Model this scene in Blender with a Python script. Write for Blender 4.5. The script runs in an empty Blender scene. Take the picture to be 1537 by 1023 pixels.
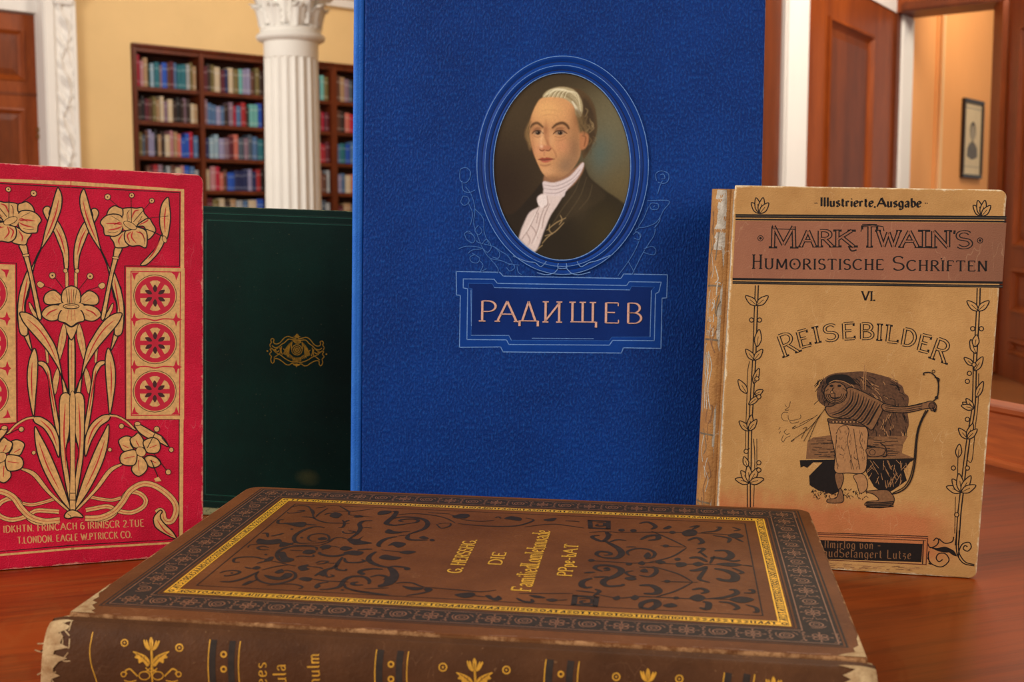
import bpy, bmesh, math, random
import numpy as np
from mathutils import Matrix, Vector

random.seed(7)
SC = bpy.context.scene
COL = SC.collection

# ------------------------------------------------------------------ camera, light, exposure
FPX, CX, CY = 1800.0, 768.5, 511.5          # focal length and centre in pixels of the 1537x1023 frame
TABLE_Z = 0.75
CAM = np.array([0.0, 0.0, TABLE_Z + 0.17])
PITCH = math.atan(172 / 1800)
cam_d = bpy.data.cameras.new('camera')
cam = bpy.data.objects.new('camera', cam_d)
COL.objects.link(cam)
cam.location = CAM
cam.rotation_euler = (math.pi / 2 - PITCH, 0, 0)
cam_d.sensor_width = 36.0
cam_d.lens = FPX / 1537 * 36.0
cam_d.clip_start = 0.02
cam_d.dof.use_dof = True
cam_d.dof.focus_distance = 0.53
cam_d.dof.aperture_fstop = 25.0
SC.camera = cam

SC.view_settings.view_transform = 'Standard'
SC.view_settings.look = 'None'
SC.view_settings.exposure = 0.0
SC.view_settings.gamma = 1.0
SC.view_settings.use_curve_mapping = False

wd = bpy.data.worlds.new('daylight')
SC.world = wd
wd.use_nodes = True
wd.node_tree.nodes['Background'].inputs[0].default_value = (1.0, 0.95, 0.88, 1)
wd.node_tree.nodes['Background'].inputs[1].default_value = 0.40

def area(name, loc, target, sx, sy, power, color):
    d = bpy.data.lights.new(name, 'AREA')
    d.shape = 'RECTANGLE'; d.size = sx; d.size_y = sy; d.energy = power; d.color = color
    o = bpy.data.objects.new(name, d)
    COL.objects.link(o)
    o.location = loc
    o.rotation_euler = (Vector(target) - Vector(loc)).to_track_quat('-Z', 'Y').to_euler()
    return o

area('window_light_near', (-2.6, -0.6, 2.3), (0.0, 0.6, 0.85), 1.6, 2.2, 88, (1.0, 0.95, 0.88))
area('window_light_hall', (-4.6, 1.6, 3.0), (-1.0, 11.0, 1.7), 2.4, 2.6, 350, (1.0, 0.95, 0.88))
area('added_light_bookcase', (-1.0, 9.3, 3.8), (-2.0, 11.4, 1.7), 1.2, 1.2, 80, (1.0, 0.93, 0.82))  # unseen light added to brighten the ochre wall
area('ceiling_lamp_near', (1.3, 3.4, 3.7), (0.2, 0.5, 0.75), 0.8, 0.8, 42, (1.0, 0.88, 0.70))
area('added_light_right_door', (3.0, 4.7, 3.5), (2.2, 7.6, 1.2), 1.1, 1.1, 125, (1.0, 0.90, 0.76))  # unseen light added for the right-hand door and white trim
area('window_light_behind', (2.2, -2.4, 2.5), (0.3, 0.8, 0.9), 1.6, 1.8, 52, (1.0, 0.92, 0.82))
area('lamp_light_next_room', (4.0, 8.4, 3.3), (4.1, 10.6, 1.2), 0.8, 0.8, 38, (1.0, 0.82, 0.6))

# ------------------------------------------------------------------ geometry of the view
_cp, _sp = math.cos(PITCH), math.sin(PITCH)
def project(P):
    P = np.asarray(P, float) - CAM
    f = P[..., 1] * _cp - P[..., 2] * _sp
    u = P[..., 1] * _sp + P[..., 2] * _cp
    return np.stack([CX + FPX * P[..., 0] / f, CY - FPX * u / f], -1)
def ray(px, py):
    x, y = (px - CX) / FPX, (CY - py) / FPX
    return np.array([x, _cp + y * _sp, -_sp + y * _cp])
def hit(px, py, P0, n):
    d = ray(px, py); n = np.asarray(n, float)
    t = np.dot(np.asarray(P0, float) - CAM, n) / np.dot(d, n)
    return CAM + d * t
def rotm(ax, a):
    c, s = math.cos(a), math.sin(a)
    return {'x': np.array([[1, 0, 0], [0, c, -s], [0, s, c]]), 'y': np.array([[c, 0, s], [0, 1, 0], [-s, 0, c]]),
            'z': np.array([[c, -s, 0], [s, c, 0], [0, 0, 1]])}[ax]
D = math.radians

def lin(c):
    out = []
    for v in c[:3]:
        v = v / 255.0
        out.append(v / 12.92 if v <= 0.04045 else ((v + 0.055) / 1.055) ** 2.4)
    return (*out, 1.0)

# ------------------------------------------------------------------ materials
class NT:
    def __init__(s, name):
        s.m = bpy.data.materials.new(name); s.m.use_nodes = True
        s.t = s.m.node_tree; s.b = s.t.nodes['Principled BSDF']
    def n(s, typ, **kw):
        nd = s.t.nodes.new(typ)
        for k, v in kw.items():
            if k in nd.inputs.keys(): nd.inputs[k].default_value = v
            else: setattr(nd, k, v)
        return nd
    def l(s, a, b): s.t.links.new(a, b)
    def math(s, op, a, b=None, clamp=False):
        nd = s.t.nodes.new('ShaderNodeMath'); nd.operation = op; nd.use_clamp = clamp
        for i, v in enumerate((a, b)):
            if v is None: continue
            if isinstance(v, (int, float)): nd.inputs[i].default_value = v
            else: s.l(v, nd.inputs[i])
        return nd.outputs[0]
    def mix(s, fac, a, b):
        nd = s.t.nodes.new('ShaderNodeMix'); nd.data_type = 'RGBA'
        for i, v in ((0, fac), (6, a), (7, b)):
            if isinstance(v, (int, float, tuple)): nd.inputs[i].default_value = v
            else: s.l(v, nd.inputs[i])
        return nd.outputs[2]
    def obj(s, scale=(1, 1, 1)):
        tc = s.t.nodes.new('ShaderNodeTexCoord'); mp = s.t.nodes.new('ShaderNodeMapping')
        mp.inputs['Scale'].default_value = scale
        s.l(tc.outputs['Object'], mp.inputs['Vector'])
        return mp.outputs[0]
    def noise(s, vec, scale, detail=4, rough=0.6):
        nd = s.n('ShaderNodeTexNoise', Scale=scale, Detail=detail, Roughness=rough)
        s.l(vec, nd.inputs['Vector'])
        return nd.outputs['Fac']
    def ramp(s, v, a, b, lo=0.0, hi=1.0):
        nd = s.t.nodes.new('ShaderNodeMapRange'); nd.clamp = True
        s.l(v, nd.inputs[0])
        for i, x in ((1, a), (2, b), (3, lo), (4, hi)): nd.inputs[i].default_value = x
        return nd.outputs[0]
    def bump(s, h, strength, dist=0.001, base=None):
        nd = s.n('ShaderNodeBump', Strength=strength, Distance=dist)
        s.l(h, nd.inputs['Height'])
        if base is not None: s.l(base, nd.inputs['Normal'])
        s.l(nd.outputs[0], s.b.inputs['Normal'])
        return nd.outputs[0]
    def fin(s, color=None, rough=0.5, coat=0.0, metal=0.0, spec=0.5, coatr=0.1):
        if color is not None:
            if isinstance(color, tuple): s.b.inputs['Base Color'].default_value = color
            else: s.l(color, s.b.inputs['Base Color'])
        if isinstance(rough, (int, float)): s.b.inputs['Roughness'].default_value = rough
        else: s.l(rough, s.b.inputs['Roughness'])
        s.b.inputs['Metallic'].default_value = metal
        s.b.inputs['Specular IOR Level'].default_value = spec
        s.b.inputs['Coat Weight'].default_value = coat
        s.b.inputs['Coat Roughness'].default_value = coatr
        return s.m

def m_flat(name, c, rough=0.6, metal=0.0, var=0.12, scale=300, spec=0.3, bump=0.0):
    t = NT(name); v = t.obj(); nz = t.noise(v, scale, 5)
    c0 = lin(c); c1 = tuple(x * (1 - var) for x in c0[:3]) + (1,)
    c2 = tuple(min(1, x * (1 + var)) for x in c0[:3]) + (1,)
    if bump: t.bump(nz, bump, 0.0004)
    return t.fin(t.mix(t.ramp(nz, .3, .7), c1, c2), rough, metal=metal, spec=spec)

def m_wood(name, dark, light, axis=0, scale=14.0, stretch=10.0, rough=0.35, coat=0.4, coatr=0.12, fine=1.0, spec=0.28):
    t = NT(name)
    sc = [1.0, 1.0, 1.0]; sc[axis] = 1.0 / stretch
    v = t.obj(tuple(sc))
    big = t.noise(v, scale, 6, .6)
    fine_n = t.noise(v, scale * 9, 6, .7)
    wav = t.math('ADD', t.math('MULTIPLY', big, .6), t.math('MULTIPLY', fine_n, .4 * fine))
    col = t.mix(t.ramp(wav, .34, .66), lin(dark), lin(light))
    t.bump(fine_n, .08, .0006)
    return t.fin(col, rough, coat=coat, coatr=coatr, spec=spec)

def m_cover(name, base, dark, wear, w, h, sh=0.0, up='z', y0=0.0, bot=(0.0, 0.0), edge=0.0012, edge_var=0.004, weave=2600.0, wbump=0.35, rough=0.55,
            blot=25.0, fleck=0.0, extra=None, spec=0.14, wear2=None, diag=False, grain=0.0, grain_col=None, scratch=0.0, scratch_col=None):
    """book cloth: mottled dye, rubbed pale edges, woven or pebbled bump"""
    t = NT(name); v = t.obj()
    sx = t.t.nodes.new('ShaderNodeSeparateXYZ'); t.l(v, sx.inputs[0])
    X = sx.outputs['X']; Zc = sx.outputs['Z' if up == 'z' else 'Y']
    if y0: Zc = t.math('SUBTRACT', Zc, y0)
    Xs = t.math('SUBTRACT', X, t.math('MULTIPLY', Zc, sh)) if sh else X
    Zb = t.math('SUBTRACT', t.math('SUBTRACT', Zc, bot[0]), t.math('MULTIPLY', X, bot[1])) if bot != (0.0, 0.0) else Zc
    d = t.math('MINIMUM', t.math('MINIMUM', Xs, t.math('SUBTRACT', w, Xs)), t.math('MINIMUM', Zb, t.math('SUBTRACT', h, Zc)))
    n1 = t.noise(v, blot, 6, .65); n2 = t.noise(v, 420, 5, .7); n3 = t.noise(v, 90, 6, .75)
    col = t.mix(t.ramp(n1, .3, .7), lin(dark), lin(base))
    col = t.mix(t.math('MULTIPLY', t.ramp(n2, .35, .75), .35), col, lin(dark))
    if extra: col = extra(t, col, v, X, Zc, n3)
    lim = t.math('MULTIPLY', t.ramp(n3, .42, .72), edge_var)
    lim = t.math('ADD', lim, edge)
    e = t.ramp(t.math('SUBTRACT', lim, d), 0.0, 0.0007)
    e = t.math('MULTIPLY', e, t.ramp(n2, .3, .5))
    col = t.mix(e, col, lin(wear))
    if fleck:
        f = t.ramp(t.noise(v, 900, 2, .5), .70, .76)
        col = t.mix(t.math('MULTIPLY', f, fleck), col, lin(wear))
    if scratch:
        vv = t.obj((1, 1, .35)); mus = t.n('ShaderNodeTexVoronoi', feature='DISTANCE_TO_EDGE', Scale=85.0)
        wob = t.n('ShaderNodeTexNoise', Scale=60.0, Detail=3.0); t.l(vv, wob.inputs['Vector'])
        ad = t.n('ShaderNodeVectorMath', operation='MULTIPLY_ADD'); t.l(wob.outputs['Color'], ad.inputs[0])
        ad.inputs[1].default_value = (.03, .03, .03); t.l(vv, ad.inputs[2]); t.l(ad.outputs[0], mus.inputs['Vector'])
        s_ = t.math('MULTIPLY', t.ramp(mus.outputs['Distance'], .012, .0), t.ramp(t.noise(v, 55, 3), .5, .62))
        col = t.mix(t.math('MULTIPLY', s_, scratch), col, lin(scratch_col or wear))
    if diag:
        vd = t.obj((1.0, 1.0, .55))
        wv = t.noise(vd, weave, 2, .5)
    else:
        wv = t.noise(v, weave, 2, .5)
    if grain: col = t.mix(t.math('MULTIPLY', t.ramp(wv, .5, .72), grain), t.mix(t.math('MULTIPLY', t.ramp(wv, .5, .3), grain), col, lin(dark)), lin(grain_col or wear))
    hgt = t.math('ADD', wv, t.math('MULTIPLY', n3, .6))
    t.bump(hgt, wbump, .0006)
    return t.fin(col, rough, spec=spec)

def m_painted(name):
    t = NT(name)
    a = t.t.nodes.new('ShaderNodeVertexColor'); a.layer_name = 'Col'
    return t.fin(a.outputs['Color'], .5, spec=.2)

# ------------------------------------------------------------------ objects
def tag(o, label=None, cat=None, group=None, kind=None):
    if label: o['label'] = label
    if cat: o['category'] = cat
    if group: o['group'] = group
    if kind: o['kind'] = kind
    return o
def empty(name, loc=(0, 0, 0), R=None):
    o = bpy.data.objects.new(name, None); COL.objects.link(o)
    o.empty_display_size = .02
    M = Matrix.Identity(4)
    if R is not None:
        for i in range(3):
            for j in range(3): M[i][j] = float(R[i][j])
    M.translation = Vector([float(x) for x in loc])
    o.matrix_world = M
    return o

class MB:
    """collects faces with material slots, then links ONE mesh object"""
    def __init__(s): s.v = []; s.f = []; s.mi = []; s.mats = []; s.sm = []
    def mat(s, m):
        if m not in s.mats: s.mats.append(m)
        return s.mats.index(m)
    def add(s, verts, faces, m, smooth=False):
        o = len(s.v); s.v += [tuple(map(float, p)) for p in verts]
        k = s.mat(m)
        for f in faces: s.f.append([i + o for i in f]); s.mi.append(k); s.sm.append(smooth)
    def box(s, x0, x1, y0, y1, z0, z1, m, b=0.0):
        if b <= 0:
            V = [(x, y, z) for x in (x0, x1) for y in (y0, y1) for z in (z0, z1)]
            F = [(0, 1, 3, 2), (4, 6, 7, 5), (0, 4, 5, 1), (2, 3, 7, 6), (0, 2, 6, 4), (1, 5, 7, 3)]
            s.add(V, F, m)
        else:
            bm = bmesh.new(); bmesh.ops.create_cube(bm, size=1)
            for v in bm.verts:
                v.co = ((x0 + x1) / 2 + v.co.x * (x1 - x0), (y0 + y1) / 2 + v.co.y * (y1 - y0), (z0 + z1) / 2 + v.co.z * (z1 - z0))
            bmesh.ops.bevel(bm, geom=bm.edges[:], offset=b, segments=2, affect='EDGES')
            bm.verts.index_update()
            s.add([tuple(v.co) for v in bm.verts], [[v.index for v in f.verts] for f in bm.faces], m)
            bm.free()
    def loft(s, rings, m, closed=True, cap=True, smooth=False):
        n = len(rings[0]); V = [p for r in rings for p in r]; F = []
        for i in range(len(rings) - 1):
            for j in range(n if closed else n - 1):
                k = (j + 1) % n
                F.append((i * n + j, i * n + k, (i + 1) * n + k, (i + 1) * n + j))
        s.add(V, F, m, smooth)
        if cap and closed:
            s.add(rings[0], [list(range(n))[::-1]], m); s.add(rings[-1], [list(range(n))], m)
    def lathe(s, prof, m, seg=48, cx=0, cy=0, smooth=True, rfun=None):
        rings = []
        for r, z in prof:
            rings.append([(cx + r * (rfun(a, z) if rfun else 1) * math.cos(a), cy + r * (rfun(a, z) if rfun else 1) * math.sin(a), z)
                          for a in [2 * math.pi * i / seg for i in range(seg)]])
        s.loft(rings, m, True, True, smooth)
    def tube(s, pts, r, m, seg=8, taper=None):
        pts = [np.array(p, float) for p in pts]; rings = []
        for i, p in enumerate(pts):
            t = pts[min(i + 1, len(pts) - 1)] - pts[max(i - 1, 0)]; t /= np.linalg.norm(t) + 1e-12
            a = np.cross(t, [0, 0, 1] if abs(t[2]) < .9 else [1, 0, 0]); a /= np.linalg.norm(a); b = np.cross(t, a)
            rr = r if taper is None else r * taper(i / (len(pts) - 1))
            rings.append([tuple(p + rr * (a * math.cos(q) + b * math.sin(q))) for q in [2 * math.pi * k / seg for k in range(seg)]])
        s.loft(rings, m, True, True, True)
    def build(s, name, parent=None, M=None):
        me = bpy.data.meshes.new(name)
        me.from_pydata(s.v, [], s.f)
        for m in s.mats: me.materials.append(m)
        me.polygons.foreach_set('material_index', s.mi)
        me.polygons.foreach_set('use_smooth', s.sm)
        me.update()
        o = bpy.data.objects.new(name, me); COL.objects.link(o)
        if parent is not None: o.parent = parent
        if M is not None: o.matrix_world = M
        return o

# ------------------------------------------------------------------ drawing printed ornament on a surface
def catmull(pts, n=6, closed=False):
    P = [np.array(p, float) for p in pts]; m = len(P)
    if m < 3: return P
    out = []
    rng = range(m) if closed else range(m - 1)
    for i in rng:
        if closed: a, b, c, d = P[i - 1], P[i], P[(i + 1) % m], P[(i + 2) % m]
        else: a, b, c, d = P[max(i - 1, 0)], P[i], P[i + 1], P[min(i + 2, m - 1)]
        for k in range(n):
            t = k / n
            out.append(.5 * ((2 * b) + (c - a) * t + (2 * a - 5 * b + 4 * c - d) * t * t + (3 * b - a - 3 * c + d) * t ** 3))
    if not closed: out.append(P[-1])
    return out

class Art:
    """ink, gilt and dye laid on a surface: emb(u, v, lift) gives the point in the book's own axes, w2 turns it to the room"""
    def __init__(s, mb, emb, root, uv0, ppx, lift=4e-5, step=4e-6):
        s.mb = mb; s.emb = emb; s.R = np.array([[root.matrix_world[i][j] for j in range(3)] for i in range(3)])
        s.O = np.array(root.matrix_world.translation); s.uv0 = np.array(uv0, float); s.ppx = ppx
        s.lift = lift; s.step = 5e-6; s.grid = {}; s.fr = (0, 0, 1.0); s.mir = None; s.mirf = None; s.cache = {}
    def frame(s, x0, y0, sc): s.fr = (x0, y0, sc); return s
    def w(s, uv): return s.O + s.R @ np.array(s.emb(uv[0], uv[1], 0.0))
    def uv(s, p):
        """where a point seen in the photograph lies on the surface"""
        px = np.array([s.fr[0] + p[0] / s.fr[2], s.fr[1] + p[1] / s.fr[2]])
        key = (round(px[0], 3), round(px[1], 3))
        if key in s.cache: return s.cache[key].copy()
        q = s.uv0.copy(); h = 1e-4
        for _ in range(12):
            r = project(s.w(q)) - px
            if abs(r).max() < 1e-3: break
            J = np.stack([(project(s.w(q + e)) - px - r) / h for e in (np.array([h, 0]), np.array([0, h]))], 1)
            st = np.linalg.solve(J + np.eye(2) * 1e-9, -r)
            m_ = np.abs(st).max()
            if m_ > .08: st *= .08 / m_
            q = q + st
        s.cache[key] = q.copy()
        return q
    def _emit(s, uvs, m, off, faces):
        s.mb.add([s.emb(a, b, off) for a, b in uvs], faces, m)
    def _lift(s, pts=None, w=0.0, m=None, line=False):
        """height of the next film of ink: just over whatever already lies under it"""
        g = 8e-4; cells = set()
        if pts is None: pts = [(-1, -1), (1, 1)]
        if line:
            for a, b in zip(pts[:-1], pts[1:]):
                n = int(np.linalg.norm(np.subtract(b, a)) / (g * .6)) + 1; r = w * .5
                for k in range(n + 1):
                    q = np.array(a) + (np.array(b) - np.array(a)) * k / n
                    for i in range(int((q[0] - r) // g), int((q[0] + r) // g) + 1):
                        for j in range(int((q[1] - r) // g), int((q[1] + r) // g) + 1): cells.add((i, j))
        else:
            P = np.array(pts); lo = P.min(0) // g; hi = P.max(0) // g
            cells = {(i, j) for i in range(int(lo[0]), int(hi[0]) + 1) for j in range(int(lo[1]), int(hi[1]) + 1)}
        lev = 0
        for c in cells:
            e = s.grid.get(c)
            if e: lev = max(lev, e[0] if (line and e[1] is m) else e[0] + 1)
        for c in cells: s.grid[c] = (lev, m if line else None)
        return s.lift + lev * s.step
    def _ribbon(s, c, w, m, closed, taper, nib):
        n = len(c)
        if n < 2: return
        L = []; Rr = []
        for i in range(n):
            a = c[(i - 1) % n] if closed else c[max(i - 1, 0)]
            b = c[(i + 1) % n] if closed else c[min(i + 1, n - 1)]
            t = b - a; ln = np.linalg.norm(t)
            t = t / ln if ln > 1e-12 else np.array([1.0, 0])
            f = 1.0
            if taper is not None: f = taper(i / max(1, n - 1))
            if nib is not None:
                ang = math.atan2(t[1], t[0]); f *= nib[0] + (1 - nib[0]) * abs(math.sin(ang - nib[1]))
            nn = np.array([-t[1], t[0]]) * w * .5 * f
            L.append(c[i] + nn); Rr.append(c[i] - nn)
        V = L + Rr
        F = [(i, n + i, n + (i + 1) % n, (i + 1) % n) for i in range(n if closed else n - 1)]
        s._emit(V, m, s._lift(list(c) + ([c[0]] if closed else []), w, m, True), F)
    def _mirrored(s, c):
        if s.mirf is not None: return [s.mirf(p) for p in c]
        return [np.array([2 * s.mir - p[0], p[1]]) for p in c]
    def line(s, pts, w, m, smooth=True, closed=False, taper=None, nib=None, local=False, n=6):
        c = [np.array(p, float) if local else s.uv(p) for p in pts]
        if smooth: c = catmull(c, n, closed)
        elif not local or closed:
            pass
        w = w * s.ppx if not local else w
        s._ribbon(c, w, m, closed, taper, nib)
        if s.mir is not None: s._ribbon(s._mirrored(c), w, m, closed, taper, nib)
    def poly(s, pts, w, m, closed=True, local=False):
        """mitred straight outline"""
        c = [np.array(p, float) if local else s.uv(p) for p in pts]
        w = w * s.ppx if not local else w
        n = len(c)
        for i in range(n if closed else n - 1):
            a, b = c[i], c[(i + 1) % n]; t = (b - a) / (np.linalg.norm(b - a) + 1e-12)
            s._ribbon([a - t * w * .5, b + t * w * .5], w, m, False, None, None)
    def fill(s, pts, m, smooth=True, local=False, n=5):
        c = [np.array(p, float) if local else s.uv(p) for p in pts]
        if smooth: c = catmull(c, n, True)
        s._emit(c, m, s._lift(c), [list(range(len(c)))])
        if s.mir is not None:
            c2 = s._mirrored(c); s._emit(c2, m, s._lift(c2), [list(range(len(c2)))])
    def leaf(s, pts, m, mo, w, smooth=True, local=False):
        s.fill(pts, m, smooth, local); s.line(pts, w, mo, smooth, True, local=local)
    def ell(s, c, rx, ry, rot=0, n=20):
        cr, sr = math.cos(D(rot)), math.sin(D(rot))
        return [(c[0] + rx * math.cos(a) * cr - ry * math.sin(a) * sr, c[1] + rx * math.cos(a) * sr + ry * math.sin(a) * cr)
                for a in [2 * math.pi * i / n for i in range(n)]]
    def dot(s, c, r, m, mo=None, w=1.0, local=False, ry=None, rot=0, n=16):
        e = s.ell(c, r, ry or r, rot, n)
        s.fill(e, m, False, local)
        if mo is not None: s.line(e, w, mo, False, True, local=local)
    def ring(s, c, r, w, m, local=False, ry=None, rot=0, n=24):
        s.line(s.ell(c, r, ry or r, rot, n), w, m, False, True, local=local)
    # ---- lettering: skeleton letters drawn with a broad nib
    def text(s, txt, a, b, cap, w, m, font='roman', up=None, nib=(.35, 0.0), serif=.0, inner=None, spans=None, local=False, sp=.22, small=None, lw=None):
        """letters from a to b along the baseline (same pixel frame as the rest); cap = capital height"""
        a = np.array(a, float); b = np.array(b, float); d = b - a; Ln = np.linalg.norm(d); d /= Ln
        u = np.array(up, float) if up is not None else (np.array([-d[1], d[0]]) if local else np.array([d[1], -d[0]]))
        adv = []; x = 0
        for ch in txt:
            if ch == ' ': adv.append((x, 0, 1)); x += .45; continue
            g, gw, k = glyph(ch, small)
            adv.append((x, gw * k, k)); x += gw * k + sp
        tot = x - sp
        sx = Ln / tot
        for i, ch in enumerate(txt):
            if ch == ' ': continue
            g, gw, k = glyph(ch, small)
            if spans is not None:
                x0, x1 = spans[i]; gx = lambda q, x0=x0, x1=x1, gw=gw: a + d * (x0 + (x1 - x0) * q / gw - 0)
                fx = gx
            else:
                x0 = adv[i][0]; fx = lambda q, x0=x0, k=k: a + d * (x0 + q * k) * sx
            ends = {}
            for st in g:
                for e in (st[0], st[-1]): ends[(round(e[0], 2), round(e[1], 2))] = ends.get((round(e[0], 2), round(e[1], 2)), 0) + 1
            strokes = []
            for st in g:
                strokes.append((st, 1.0))
                if serif:
                    for j, e in ((0, st[0]), (-1, st[-1])):
                        if ends[(round(e[0], 2), round(e[1], 2))] > 1: continue
                        o = st[1] if j == 0 else st[-2]
                        if abs(e[1] - round(e[1])) < .01 and abs(o[1] - e[1]) > abs(o[0] - e[0]) * .8:
                            strokes.append(([(e[0] - serif, e[1]), (e[0] + serif, e[1])], .45))
                        elif len(st) == 2 and abs(o[1] - e[1]) < .01 and abs(e[1] - round(e[1])) < .01:
                            sg = 1 if e[1] < .5 else -1
                            strokes.append(([(e[0], e[1]), (e[0], e[1] + sg * serif * 1.2)], .45))
            def P(q): return fx(q[0]) + u * q[1] * cap * k
            for st, f in strokes:
                pp = [P(q) for q in st]
                nb = nib if f == 1.0 else None
                s.line(pp, w * (f if f == 1.0 else f * 1.1), m, len(pp) > 3, False, nib=nb, local=local, n=3)
            if inner is not None:
                for st, f in strokes:
                    if f < 1: continue
                    s.line([P(q) for q in st], (lw or w * .45), inner, len(st) > 3, False, nib=nib, local=local, n=3)

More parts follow.
